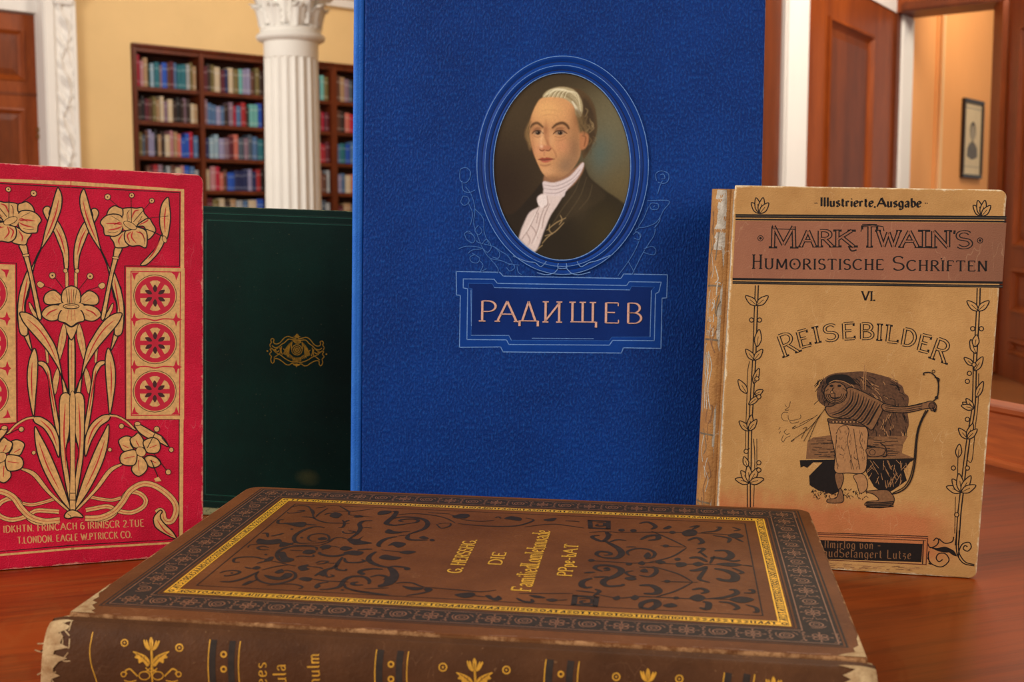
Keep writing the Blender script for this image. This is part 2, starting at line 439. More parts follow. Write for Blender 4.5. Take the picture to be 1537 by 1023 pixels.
def arc(cx, cy, rx, ry, a0, a1, n=9):
    return [(cx + rx * math.cos(D(a0 + (a1 - a0) * i / (n - 1))), cy + ry * math.sin(D(a0 + (a1 - a0) * i / (n - 1)))) for i in range(n)]
GLY = {
    'A': (.9, [[(0, 0), (.45, 1)], [(.45, 1), (.9, 0)], [(.16, .36), (.74, .36)]]),
    'B': (.62, [[(.08, 0), (.08, 1)], [(.08, 1)] + arc(.3, .76, .26, .24, 90, -90) + [(.08, .52)], [(.08, .52)] + arc(.32, .26, .3, .26, 90, -90) + [(.08, 0)]]),
    'C': (.75, [arc(.42, .5, .42, .5, 45, 315, 14)]),
    'D': (.75, [[(.08, 0), (.08, 1)], [(.08, 1)] + arc(.3, .5, .45, .5, 90, -90, 12) + [(.08, 0)]]),
    'E': (.6, [[(.08, 0), (.08, 1)], [(.08, 1), (.58, 1)], [(.08, .52), (.45, .52)], [(.08, 0), (.6, 0)]]),
    'F': (.55, [[(.08, 0), (.08, 1)], [(.08, 1), (.55, 1)], [(.08, .52), (.42, .52)]]),
    'G': (.78, [arc(.42, .5, .42, .5, 45, 350, 14), [(.78, .42), (.5, .42)]]),
    'H': (.72, [[(.08, 0), (.08, 1)], [(.64, 0), (.64, 1)], [(.08, .52), (.64, .52)]]),
    'I': (.16, [[(.08, 0), (.08, 1)]]),
    'J': (.4, [[(.3, 1), (.3, .25)] + arc(.15, .2, .15, .2, 0, -160, 6)]),
    'K': (.7, [[(.08, 0), (.08, 1)], [(.62, 1), (.1, .45)], [(.25, .6), (.7, 0)]]),
    'L': (.55, [[(.08, 0), (.08, 1)], [(.08, 0), (.55, 0)]]),
    'M': (.95, [[(.08, 0), (.1, 1)], [(.1, 1), (.47, .12)], [(.47, .12), (.85, 1)], [(.85, 1), (.88, 0)]]),
    'N': (.75, [[(.08, 0), (.08, 1)], [(.08, 1), (.67, 0)], [(.67, 0), (.67, 1)]]),
    'O': (.85, [arc(.42, .5, .42, .5, 90, 450, 18)]),
    'P': (.6, [[(.08, 0), (.08, 1)], [(.08, 1)] + arc(.3, .74, .3, .26, 90, -90) + [(.08, .48)]]),
    'R': (.68, [[(.08, 0), (.08, 1)], [(.08, 1)] + arc(.3, .75, .28, .25, 90, -90) + [(.08, .5)], [(.3, .5), (.68, 0)]]),
    'S': (.55, [arc(.28, .75, .25, .25, 30, 260, 9)[:-1] + arc(.27, .25, .27, .26, 80, -150, 10)]),
    'T': (.7, [[(.35, 0), (.35, 1)], [(0, 1), (.7, 1)]]),
    'U': (.72, [[(.08, 1), (.08, .3)] + arc(.36, .28, .28, .28, 180, 360, 9) + [(.64, .3), (.64, 1)]]),
    'V': (.8, [[(0, 1), (.4, 0)], [(.4, 0), (.8, 1)]]),
    'W': (1.15, [[(0, 1), (.3, 0)], [(.3, 0), (.57, .9)], [(.57, .9), (.85, 0)], [(.85, 0), (1.15, 1)]]),
    '6': (.6, [[(.5, .95)] + arc(.4, .5, .38, .5, 110, 180, 5) + arc(.3, .28, .28, .28, 180, 500, 12)]),
    '2': (.55, [arc(.27, .74, .25, .25, 160, -20, 8) + [(.02, 0)], [(.02, 0), (.55, 0)]]),
    '&': (.6, [[(.6, .0), (.12, .75)] + arc(.28, .82, .16, .17, 200, -20, 6) + [(.1, .35)] + arc(.25, .22, .2, .2, 150, 330, 6) + [(.58, .5)]]),
    '.': (.1, [[(.03, .0), (.03, .1)]]),
    ',': (.1, [[(.06, .06), (.0, -.15)]]),
    '-': (.35, [[(0, .4), (.35, .4)]]),
    "'": (.1, [[(.06, 1), (.03, .78)]]),
    '"': (.22, [[(.03, .55), (.06, .35)], [(.16, .55), (.19, .35)]]),
    # Cyrillic capitals
    '\u0414': (.95, [[(.16, .06), (.46, 1)], [(.46, 1), (.8, .06)], [(.02, .04), (.93, .04)], [(.02, .05), (.02, -.22)], [(.93, .05), (.93, -.22)]]),
    '\u0418': (.8, [[(.1, 0), (.1, 1)], [(.7, 0), (.7, 1)], [(.1, .06), (.7, .94)]]),
    '\u0429': (1.1, [[(.1, .03), (.1, 1)], [(.52, .03), (.52, 1)], [(.94, .03), (.94, 1)], [(.02, .03), (1.08, .03)], [(1.08, .04), (1.08, -.24)]]),
    # small letters (broken hand)
    'a': (.46, [[(.05, .5), (.2, .62), (.38, .52), (.38, .08), (.46, .0)], [(.38, .34), (.12, .28), (.06, .12), (.2, .0), (.38, .14)]]),
    'b': (.46, [[(.08, 1), (.08, .06)], [(.08, .5), (.26, .62), (.42, .46), (.42, .14), (.24, 0), (.08, .06)]]),
    'd': (.46, [[(.4, 1), (.4, .0)], [(.4, .5), (.22, .62), (.06, .46), (.06, .14), (.22, 0), (.4, .12)]]),
    'e': (.42, [[(.06, .32), (.38, .4), (.34, .58), (.2, .62), (.06, .46), (.06, .14), (.2, 0), (.4, .12)]]),
    'g': (.46, [[(.4, .6), (.4, -.15), (.22, -.28), (.06, -.2)], [(.4, .5), (.22, .62), (.06, .46), (.06, .14), (.22, 0), (.4, .12)]]),
    'i': (.16, [[(.08, .62), (.08, .06), (.16, 0)], [(.06, .8), (.1, .9)]]),
    'k': (.42, [[(.08, 1), (.08, 0)], [(.36, .6), (.1, .28)], [(.18, .36), (.42, 0)]]),
    'l': (.16, [[(.08, 1), (.08, .06), (.16, 0)]]),
    'm': (.72, [[(.06, .62), (.06, 0)], [(.06, .5), (.22, .62), (.34, .5), (.34, 0)], [(.34, .5), (.5, .62), (.62, .5), (.62, .06), (.7, 0)]]),
    'n': (.46, [[(.06, .62), (.06, 0)], [(.06, .5), (.24, .62), (.38, .5), (.38, .06), (.46, 0)]]),
    'o': (.44, [[(.22, .62), (.06, .48), (.06, .14), (.22, 0), (.38, .14), (.38, .48), (.22, .62)]]),
    'p': (.46, [[(.08, .62), (.08, -.28)], [(.08, .5), (.26, .62), (.42, .46), (.42, .14), (.24, 0), (.08, .1)]]),
    'r': (.34, [[(.06, .62), (.06, 0)], [(.06, .48), (.2, .62), (.32, .52)]]),
    's': (.38, [[(.34, .54), (.2, .62), (.06, .5), (.14, .36), (.3, .26), (.34, .12), (.2, 0), (.04, .08)]]),
    't': (.3, [[(.12, .88), (.12, .08), (.28, .0)], [(0, .62), (.28, .62)]]),
    'u': (.46, [[(.06, .62), (.06, .12), (.2, 0), (.38, .1)], [(.38, .62), (.38, .06), (.46, 0)]]),
    'v': (.44, [[(.04, .66), (.08, .1), (.2, 0), (.38, .14), (.36, .5), (.24, .62)]]),
    'h': (.46, [[(.08, 1), (.08, 0)], [(.08, .5), (.26, .62), (.4, .48), (.4, .06), (.34, -.1)]]),
    'z': (.4, [[(.04, .6), (.36, .6)], [(.36, .6), (.06, .3), (.3, .3), (.36, .1), (.2, -.1)]]),
    'f': (.3, [[(.3, .96), (.16, 1), (.1, .85), (.1, 0)], [(0, .6), (.26, .6)]]),
    'c': (.38, [[(.36, .54), (.2, .62), (.06, .46), (.06, .14), (.22, 0), (.36, .1)]]),
    'w': (.66, [[(.04, .66), (.08, .1), (.2, 0), (.34, .14), (.34, .6)], [(.34, .14), (.46, 0), (.6, .14), (.58, .5), (.48, .62)]]),
}
GLY['\u0420'] = GLY['P']; GLY['\u0410'] = GLY['A']; GLY['\u0415'] = GLY['E']; GLY['\u0412'] = GLY['B']
def glyph(ch, small=None):
    """small: capitals after the first letter of a word are given as lower case and drawn at this height"""
    if small is not None and ch.islower():
        g = GLY[ch.upper()]; return g[1], g[0], small
    if ch not in GLY: ch = '-'
    g = GLY[ch]
    return g[1], g[0], 1.0

# ------------------------------------------------------------------ the room
class Plane:
    """a wall's own axes: x along it, y into it (away from the view), z up"""
    def __init__(s, P0, ang):
        s.P0 = np.array([P0[0], P0[1], 0.0]); s.R = rotm('z', D(ang))
    def root(s, name): return empty(name, s.P0, s.R)
    def at(s, px, py, y=0.0):
        p = hit(px, py, s.P0 + s.R @ np.array([0, y, 0]), s.R @ np.array([0, 1.0, 0]))
        q = s.R.T @ (p - s.P0)
        return q[0], q[2]
    def M(s):
        M = Matrix.Identity(4)
        for i in range(3):
            for j in range(3): M[i][j] = float(s.R[i][j])
        M.translation = Vector([float(v) for v in s.P0])
        return M

def m_wall(name, c, var=.05):
    t = NT(name); v = t.obj(); n1 = t.noise(v, 1.3, 4); n2 = t.noise(v, 60, 4)
    c0 = lin(c)
    t.bump(n2, .06, .004)
    return t.fin(t.mix(t.ramp(n1, .3, .7), tuple(x * (1 - var) for x in c0[:3]) + (1,), tuple(x * (1 + var) for x in c0[:3]) + (1,)), .75, spec=.2)

M_YELLOW = m_wall('ochre_plaster', (220, 186, 132))
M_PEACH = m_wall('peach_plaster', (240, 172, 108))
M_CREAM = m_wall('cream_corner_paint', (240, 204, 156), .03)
M_WHITE = m_wall('white_plaster', (236, 232, 226), .03)
M_STONE = m_wall('white_column_paint', (235, 230, 220), .04)
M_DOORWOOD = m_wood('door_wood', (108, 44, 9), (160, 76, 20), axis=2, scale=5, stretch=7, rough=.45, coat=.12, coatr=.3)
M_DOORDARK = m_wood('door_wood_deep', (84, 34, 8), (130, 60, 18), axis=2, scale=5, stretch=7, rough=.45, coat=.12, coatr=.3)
M_SHELF = m_wood('bookcase_wood', (60, 20, 7), (106, 44, 16), axis=2, scale=6, stretch=6, rough=.45, coat=.15, coatr=.3)
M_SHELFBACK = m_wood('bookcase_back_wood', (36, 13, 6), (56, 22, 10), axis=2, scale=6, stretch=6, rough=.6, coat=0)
M_FLOOR = m_wood('floor_boards', (90, 50, 24), (140, 84, 44), axis=0, scale=4, stretch=8, rough=.35, coat=.3)

W1 = Plane((-3.37, 10.8), 40)          # front of the bookcase
WY = 0.03                               # face of the wall; the bookcase stands in a niche of it
BD = 0.24
mb = MB(); mb.box(-9, 9, -6, 17, -.1, 0, M_FLOOR)
tag(mb.build('floor'), 'brown boarded library floor below the table', 'floor', kind='structure')
mb = MB(); mb.box(-9, 9, 4.5, 17, 4.0, 4.1, M_WHITE)
tag(mb.build('ceiling'), 'white plaster ceiling above the hall', 'ceiling', kind='structure')
sP0, _ = W1.at(118, 150, WY); sD, _ = W1.at(68, 150, WY)
bx0, bx1 = W1.at(202, 180, 0)[0] - .004, W1.at(607, 180, 0)[0] + .004; bzt = W1.at(207, 73, 0)[1] + .05
mb = MB(); mb.box(sP0 - .02, bx0, WY, WY + .25, 0, 4.0, M_YELLOW); mb.box(bx0, bx1, WY, WY + .25, bzt, 4.0, M_YELLOW); mb.box(bx1, 5.0, WY, WY + .25, 0, 4.0, M_YELLOW); mb.box(bx0, bx1, BD + .002, WY + .25, 0, bzt, M_YELLOW)
o = mb.build('wall_back', M=W1.M()); tag(o, 'ochre yellow plaster wall behind the bookcase', 'wall', kind='structure')
mb = MB()
zt = W1.at(40, 17, WY)[1]
mb.box(sP0 - 3.5, sP0, WY + .02, WY + .2, zt, 4.0, M_WHITE)
mb.box(sP0 - 3.5, sP0 - 1.6, WY + .02, WY + .2, 0, zt, M_YELLOW)
o = mb.build('wall_left', M=W1.M()); tag(o, 'white plaster wall head over the left wooden door', 'wall', kind='structure')
# hidden return wall between the hall's far end and the panelled doorway
mb = MB(); a = np.array([0.35, 13.9]); b = np.array([1.43, 6.7]); t_ = (b - a) / np.linalg.norm(b - a); nn = np.array([-t_[1], t_[0]]) * .1
mb.loft([[(a[0], a[1], 0), (b[0], b[1], 0), (b[0] + nn[0], b[1] + nn[1], 0), (a[0] + nn[0], a[1] + nn[1], 0)],
         [(a[0], a[1], 4), (b[0], b[1], 4), (b[0] + nn[0], b[1] + nn[1], 4), (a[0] + nn[0], a[1] + nn[1], 4)]], M_YELLOW)
tag(mb.build('wall_right'), 'ochre yellow return wall at the far right of the hall', 'wall', kind='structure')

def panel_door(name, plane, s0, s1, z1, panels, y=0.0, th=.05, mat=M_DOORWOOD, pmat=M_DOORDARK, z0=0.0, label=None):
    """stiles and rails around sunk panels with a moulded rim"""
    root = plane.root(name); tag(root, label, 'door', kind='structure')
    mb = MB()
    xs = sorted({s0, s1} | {p[0] for p in panels} | {p[1] for p in panels})
    zs = sorted({z0, z1} | {p[2] for p in panels} | {p[3] for p in panels})
    for i in range(len(xs) - 1):
        for j in range(len(zs) - 1):
            cx_, cz_ = (xs[i] + xs[i + 1]) / 2, (zs[j] + zs[j + 1]) / 2
            if any(p[0] < cx_ < p[1] and p[2] < cz_ < p[3] for p in panels): continue
            mb.box(xs[i], xs[i + 1], y, y + th, zs[j], zs[j + 1], mat)
    mb.build('door_frame', root)
    for p in panels:
        pb = MB(); x0, x1, za, zb = p
        def rect(i, yy): return [(x0 + i, yy, za + i), (x1 - i, yy, za + i), (x1 - i, yy, zb - i), (x0 + i, yy, zb - i)]
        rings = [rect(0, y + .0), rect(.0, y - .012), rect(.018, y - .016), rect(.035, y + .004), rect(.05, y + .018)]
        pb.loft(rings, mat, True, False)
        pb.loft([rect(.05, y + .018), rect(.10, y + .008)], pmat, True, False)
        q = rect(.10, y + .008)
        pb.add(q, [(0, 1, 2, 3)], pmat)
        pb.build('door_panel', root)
    return root

# left door, partly seen
yl = WY + .08
def S(px, py, y=yl): return W1.at(px, py, y)
zr1 = S(30, 138)[1]
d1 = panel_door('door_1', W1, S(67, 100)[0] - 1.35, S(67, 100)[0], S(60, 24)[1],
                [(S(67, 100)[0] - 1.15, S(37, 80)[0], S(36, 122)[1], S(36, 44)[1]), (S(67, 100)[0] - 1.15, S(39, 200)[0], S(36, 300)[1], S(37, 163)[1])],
                y=yl, label='red-brown panelled wooden door at the left behind the red book')
gm = MB(); sg, zg = S(30, 141); gm.box(S(67, 100)[0] - 1.33, S(60, 140)[0], yl - .006, yl + .002, zg - .012, zg + .012, M_DOORDARK); gm.build('door_rail_groove', d1)
kb = MB()
M_BRASS = m_flat('aged_brass', (150, 110, 70), .35, metal=.8, var=.1, scale=60)
for py in (195, 205):
    s_, z_ = S(57.5, py)
    kb.tube([(s_, yl - .001, z_), (s_, yl - .03, z_)], .022, M_BRASS, 14)
kb.build('door_handle', d1)

# carved pilaster at the left
pr = W1.root('trim_1'); tag(pr, 'white pilaster with a carved foliage strip beside the left door', 'trim', kind='structure')
yp = WY - .12
def SP(px, py, y=yp): return W1.at(px, py, y)[0]
zp = W1.at(100, 6, yp)[1]
mb = MB()
mb.box(SP(67, 120), SP(84, 120), yp - .02, WY + .1, 0, 4.0, M_WHITE, .012)
mb.box(SP(84, 120), SP(112, 120), yp + .015, WY + .1, 0, 4.0, M_WHITE)
mb.box(SP(110, 120), SP(118, 120), yp - .0, WY + .05, 0, zp + .05, M_WHITE, .012)
mb.build('pilaster_shaft', pr)
mb = MB(); nx, nz = 22, 420; xa, xb = SP(84, 120), SP(111, 120); V = []
for j in range(nz):
    z = .2 + (zp - .2) * j / (nz - 1)
    for i in range(nx):
        u = i / (nx - 1) * 2 - 1; ph = z * 13.0
        c = .45 * math.sin(ph)
        h = .030 * math.exp(-((u - c) / .22) ** 2) + .026 * max(0, math.cos(2 * ph + 3.2 * u)) * math.exp(-((u + c) / .38) ** 2) + .012 * math.sin(5 * ph + 6 * u) * (1 - u * u)
        V.append((xa + (xb - xa) * i / (nx - 1), yp + .012 - max(0, h) * (1 - u ** 6), z))
mb.add(V, [(j * nx + i, j * nx + i + 1, (j + 1) * nx + i + 1, (j + 1) * nx + i) for j in range(nz - 1) for i in range(nx - 1)], M_WHITE, True)
mb.build('carved_foliage', pr)
mb = MB(); xc = (xa + xb) / 2
for k in range(5):
    a = (k - 2) * .5
    mb.tube([(xc + .05 * a, yp - .005, zp), (xc + .10 * a, yp - .05, zp + .12), (xc + .15 * a, yp - .09, zp + .22), (xc + .18 * a, yp - .12, zp + .2)], .03, M_WHITE, 8, lambda t: 1 - .5 * t)
mb.box(xa - .02, xb + .08, yp - .03, WY, zp + .2, zp + .32, M_WHITE, .01)
mb.build('pilaster_capital', pr)
# cornice at the head of the hall
mb = MB(); zc = W1.at(515, 10, WY - .1)[1]
mb.loft([[(x, WY, zc), (x, WY - .08, zc), (x, WY - .12, zc + .06), (x, WY - .30, zc + .14), (x, WY - .34, zc + .24), (x, WY, zc + .24)] for x in (sP0, 5.0)], M_WHITE)
mb2 = mb.build('trim_2', M=W1.M()); tag(mb2, 'white plaster cornice above the bookcase wall', 'trim', kind='structure')

# ---- bookcase
bk = W1.root('bookcase'); tag(bk, 'tall dark wooden bookcase built along the ochre wall', 'bookcase')
def BX(px, py=180): return W1.at(px, py, 0)[0]
def BZ(px, py): return W1.at(px, py, 0)[1]
zsh = [BZ(207, 73), BZ(207, 131.5), BZ(207, 183), BZ(207, 236), BZ(207, 286)]
zsh.append(zsh[-1] - .3); zsh.append(zsh[-1] - .32); zsh.append(zsh[-1] - .34)
posts = [(BX(202), BX(208)), (BX(301), BX(308)), (BX(399), BX(406)), (BX(497.5), BX(506.5)), (BX(600), BX(607))]
for (a, b) in posts:
    mb = MB(); mb.box(a, b, 0, BD - .01, .08, zsh[0] + .02, M_SHELF, .004); mb.build('upright', bk)
for k, z in enumerate(zsh):
    for i in range(4):
        mb = MB(); mb.box(posts[i][1], posts[i + 1][0], .012, BD - .01, z - .02, z + .018, M_SHELF, .003)
        mb.build('shelf', bk)
mb = MB(); mb.loft([[(x, .0, zsh[0] + .015), (x, -.012, zsh[0] + .03), (x, -.012, zsh[0] + .048), (x, BD - .01, zsh[0] + .045), (x, BD - .01, zsh[0] + .015)] for x in (posts[0][0], posts[4][1])], M_SHELF)
mb.build('bookcase_top', bk)
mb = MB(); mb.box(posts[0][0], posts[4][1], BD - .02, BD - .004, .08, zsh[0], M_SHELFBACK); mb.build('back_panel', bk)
mb = MB(); mb.box(posts[0][0], posts[4][1], -.02, BD - .01, 0, .085, M_SHELF, .006); mb.build('plinth', bk)

CN = {'maroon': (96, 30, 44), 'dusty pink': (190, 130, 135), 'dark green': (30, 62, 50), 'pale blue': (150, 178, 195), 'teal': (36, 110, 125), 'mauve': (140, 112, 130),
      'bright blue': (35, 85, 190), 'brown': (100, 62, 48), 'steel blue': (80, 115, 160), 'pale grey': (165, 168, 172), 'olive': (120, 105, 60), 'tan': (178, 142, 105),
      'dark brown': (58, 40, 36), 'cream': (210, 190, 160), 'lavender': (150, 146, 182), 'slate': (80, 92, 108), 'crimson': (185, 30, 60), 'salmon': (205, 110, 95),
      'navy': (36, 44, 92), 'black': (28, 24, 28), 'red': (165, 36, 44), 'mint': (110, 180, 175)}
ROWS = [
    [['crimson', 'dusty pink', 'tan', 'dark green', 'pale blue', 'teal', 'mauve', 'bright blue', 'brown', 'maroon', 'steel blue', 'teal', 'teal', 'pale grey', 'olive', 'tan'],
     ['dark brown', 'black', 'maroon', 'brown', 'olive', 'tan', 'cream', 'mauve', 'cream', 'dark brown', 'black', 'dark brown', 'mauve', 'dark brown', 'cream', 'tan'],
     ['olive', 'slate', 'brown', 'lavender', 'lavender', 'black', 'tan', 'dark brown', 'cream', 'dusty pink', 'tan', 'salmon', 'bright blue', 'bright blue', 'crimson', 'steel blue'],
     ['brown', 'maroon', 'red', 'mauve', 'slate', 'pale grey', 'brown', 'cream', 'dusty pink', 'bright blue', 'steel blue', 'pale grey']],
    [['maroon', 'dark brown', 'olive', 'cream', 'maroon', 'navy', 'cream', 'olive', 'mint', 'lavender', 'lavender', 'brown', 'olive', 'dark brown'],
     ['mauve', 'steel blue', 'steel blue', 'lavender', 'steel blue', 'dark brown', 'mauve', 'crimson', 'steel blue', 'red', 'dark brown', 'mint', 'mint', 'bright blue'],
     ['navy', 'pale blue', 'pale blue', 'lavender', 'mauve', 'maroon', 'salmon', 'slate', 'mauve', 'slate', 'steel blue', 'teal'],
     ['cream', 'dusty pink', 'crimson', 'salmon', 'brown', 'bright blue', 'navy', 'navy', 'navy', 'lavender', 'navy', 'red', 'black'],
     ['maroon', 'olive', 'cream', 'dark brown', 'tan', 'pale grey', 'steel blue', 'cream', 'bright blue']],
    [['pale grey', 'slate', 'mint', 'olive'], ['maroon', 'brown', 'crimson', 'maroon'], ['red', 'crimson', 'red', 'maroon'], ['dusty pink', 'salmon', 'brown', 'pale grey'], ['tan', 'slate', 'pale grey']],
    [['brown', 'tan', 'mauve', 'slate'], ['brown', 'dark brown', 'salmon', 'crimson'], ['steel blue', 'teal', 'bright blue', 'steel blue'], ['lavender', 'steel blue', 'cream', 'salmon'], ['maroon', 'tan', 'slate']],
]
M_PAGES = m_flat('shelf_book_pages', (214, 196, 160), .8)
PROTO = {}
def shelf_book_proto(cn):
    """unit book: x thickness, y depth, z height; rounded spine to the front, pages set in at the top"""
    if cn in PROTO: return PROTO[cn]
    m = m_flat('shelf_book_' + cn.replace(' ', '_'), tuple(c * .86 for c in CN[cn]), .55, var=.18, scale=40)
    mb = MB()
    prof = [(0, 1), (0, .06), (.12, .02), (.32, 0), (.68, 0), (.88, .02), (1, .06), (1, 1)]
    inn = [(.86, 1), (.86, .1), (.14, .1), (.14, 1)]
    outline = prof + inn
    mb.loft([[(x, y, z) for x, y in outline] for z in (0, 1)], m)
    mb.box(.14, .86, .1, .97, .03, .96, M_PAGES)
    band = m_flat('shelf_book_band_' + cn.replace(' ', '_'), tuple(min(255, int(c * .55 + 70)) for c in CN[cn]), .6)
    for z0 in (.12, .72):
        mb.loft([[(x, y - .006, z) for x, y in prof[1:7]] + [(x, y + .01, z) for x, y in prof[1:7]][::-1] for z in (z0, z0 + .07)], band)
    o = mb.build('shelf_book')
    PROTO[cn] = [o, False]
    return PROTO[cn]
ORD = ['first', 'second', 'third', 'fourth', 'fifth', 'sixth', 'seventh', 'eighth', 'ninth', 'tenth', 'eleventh', 'twelfth', 'thirteenth', 'fourteenth', 'fifteenth', 'sixteenth']
RN = ['top', 'second', 'third', 'fourth', 'fifth']
BN = ['leftmost bay of the bookcase', 'second bay of the bookcase', 'bay right of the white column', 'bay next to the blue cover']
for b, rows in enumerate(ROWS):
    for r, row in enumerate(rows):
        x0, x1 = posts[b][1] + .006, posts[b + 1][0] - .006
        if b == 2: x0 = BX(474)
        if b == 3: x1 = BX(534)
        pitch = zsh[r] - zsh[r + 1] - .05
        ws = [random.uniform(.8, 1.25) * (1.35 if c in ('bright blue', 'teal', 'cream') else 1.0) for c in row]
        if b == 0 and r == 3: x0 += .07
        tw = sum(ws); x = x0; full = .985
        for i, cn in enumerate(row):
            w_ = (x1 - x0) * ws[i] / tw * full
            pr_ = shelf_book_proto(cn)
            if pr_[1]: o = pr_[0].copy(); COL.objects.link(o)
            else: o = pr_[0]; pr_[1] = True
            hgt = pitch * random.uniform(.68, .9); dep = random.uniform(.11, .145)
            if b == 1 and r == 4: hgt = pitch * random.uniform(.8, .95)
            if b == 0 and r == 0 and i == 0: hgt = pitch * .95
            o.scale = (w_ * .97, dep, hgt)
            o.rotation_euler = (0, 0, D(40))
            p = W1.P0 + W1.R @ np.array([x, random.uniform(.015, .04), zsh[r + 1] + .0185])
            o.location = p
            if b < 2: lab = f'{cn} book, {ORD[i]} from the left on the {RN[r]} shelf, {BN[b]}'
            else: lab = f'{cn} book, {ORD[i]} visible on the {RN[r]} shelf, {BN[b]}'
            tag(o, lab, 'book', 'books on the bookcase shelves')
            x += w_

# ---- column
cc = hit(439, 200, (0, 8.0, 0), (0, 1, 0)); cxx, cyy = cc[0], 8.0
RS = 39.5 / 1800 * 8.0
zA = hit(439, 58, (0, 7.83, 0), (0, 1, 0))[2]; zF = hit(439, 72, (0, 7.83, 0), (0, 1, 0))[2]
cr = empty('column', (cxx, cyy, 0)); tag(cr, 'white fluted column with a carved leaf capital before the bookcase', 'column')
def flute(a, z):
    q = (a * 20 / (2 * math.pi)) % 1.0
    f = max(0.0, 1 - ((q - .5) / .40) ** 2)
    return 1 - .075 * math.sqrt(f)
mb = MB(); seg = 20 * 12
mb.lathe([(RS * 1.08, .32)] + [(RS * (1.08 - .08 * k / 12), .32 + (zF - .36) * k / 12) for k in range(13)] , M_STONE, seg, rfun=flute)
mb.lathe([(RS * 1.0, zF - .05), (RS * 1.005, zF - .01), (RS * 1.005, zA)], M_STONE, 48)
mb.build('shaft', cr)
mb = MB()
mb.lathe([(RS * 1.06, .32), (RS * 1.16, .30), (RS * 1.2, .27), (RS * 1.16, .24), (RS * 1.1, .22), (RS * 1.3, .18), (RS * 1.36, .14), (RS * 1.3, .10), (RS * 1.3, .10)], M_STONE, 48)
mb.box(-RS * 1.45, RS * 1.45, -RS * 1.45, RS * 1.45, 0, .1, M_STONE, .01)
mb.build('base', cr)
mb = MB(); cz = zA
mb.lathe([(RS, cz - .005), (RS * 1.1, cz), (RS * 1.24, cz + .012), (RS * 1.28, cz + .03), (RS * 1.22, cz + .045), (RS * 1.08, cz + .052), (RS * 1.13, cz + .065), (RS * 1.13, cz + .08), (RS * 1.0, cz + .09)], M_STONE, 48)
mb.lathe([(RS * .96, cz + .08), (RS * .94, cz + .18), (RS * 1.0, cz + .28), (RS * 1.12, cz + .36), (RS * 1.3, cz + .42)], M_STONE, 48)
mb.build('capital', cr)
def acanthus(a, z0, hh, out, wid):
    mb = MB(); n, m = 14, 9; V = []
    for j in range(n):
        t = j / (n - 1)
        rr = RS * (1.0 + .10 * t) + out * t ** 3 * 1.0
        zz = z0 + hh * (t if t < .8 else .8 + (t - .8) * (1 - 4.5 * (t - .8)))
        for i in range(m):
            u = i / (m - 1) * 2 - 1
            lob = 1 + .22 * math.sin(t * 22) * abs(u)
            wd_ = wid * (math.sin(math.pi * min(1, t * .86 + .12)) ** .6) * lob
            aa = a + u * wd_ / RS
            r2 = rr + .022 * (1 - u * u) + .012 * math.cos(u * 9) - .012 * abs(u)
            V.append((r2 * math.cos(aa), r2 * math.sin(aa), zz - .03 * u * u * t))
    F = [(j * m + i, j * m + i + 1, (j + 1) * m + i + 1, (j + 1) * m + i) for j in range(n - 1) for i in range(m - 1)]
    V2 = [(x * .93, y * .93, z) for x, y, z in V]; k = len(V)
    mb.add(V + V2, F + [tuple(k + q for q in f[::-1]) for f in F] +
           [(j * m, (j + 1) * m, k + (j + 1) * m, k + j * m) for j in range(n - 1)] + [((j + 1) * m + m - 1, j * m + m - 1, k + j * m + m - 1, k + (j + 1) * m + m - 1) for j in range(n - 1)] +
           [((n - 1) * m + i, (n - 1) * m + i + 1, k + (n - 1) * m + i + 1, k + (n - 1) * m + i) for i in range(m - 1)], M_STONE, True)
    mb.build('capital_leaf', cr)
for k in range(8):
    acanthus(2 * math.pi * (k + .5) / 8, cz + .085, .17, .05, .062)
for k in range(8):
    acanthus(2 * math.pi * k / 8, cz + .10, .30, .085, .058)
for k in range(4):
    a = math.pi / 4 + k * math.pi / 2 + D(4)
    mb = MB(); pts = []
    for i in range(40):
        t = i / 39
        if t < .45:
            q = t / .45; r_ = RS * (1.0 + .75 * q ** 1.5); z_ = cz + .16 + .25 * q
        else:
            q = (t - .45) / .55; th = math.pi / 2 - q * 4.2 * math.pi / 1.6; rr = .055 * (1 - .75 * q)
            r_ = RS * 1.75 + .0 + rr * math.cos(th) ; z_ = cz + .355 + rr * math.sin(th)
        pts.append((r_ * math.cos(a), r_ * math.sin(a), z_))
    mb.tube(pts, .022, M_STONE, 8); mb.build('volute', cr)
mb = MB(); A_ = RS * 1.95
oct_ = []
for k in range(4):
    a0 = math.pi / 4 + k * math.pi / 2 + D(4)
    oct_.append((A_ * math.cos(a0 - .1), A_ * math.sin(a0 - .1))); oct_.append((A_ * math.cos(a0 + .1), A_ * math.sin(a0 + .1)))
    am = a0 + math.pi / 4; oct_.append((A_ * .74 * math.cos(am), A_ * .74 * math.sin(am)))
mb.loft([[(x, y, z) for x, y in oct_] for z in (cz + .42, cz + .5)], M_STONE)
mb.build('abacus', cr)
mb = MB(); mb.box(-.32, .32, -.32, .32, cz + .5, 4.0, M_STONE); mb.build('impost_block', cr)

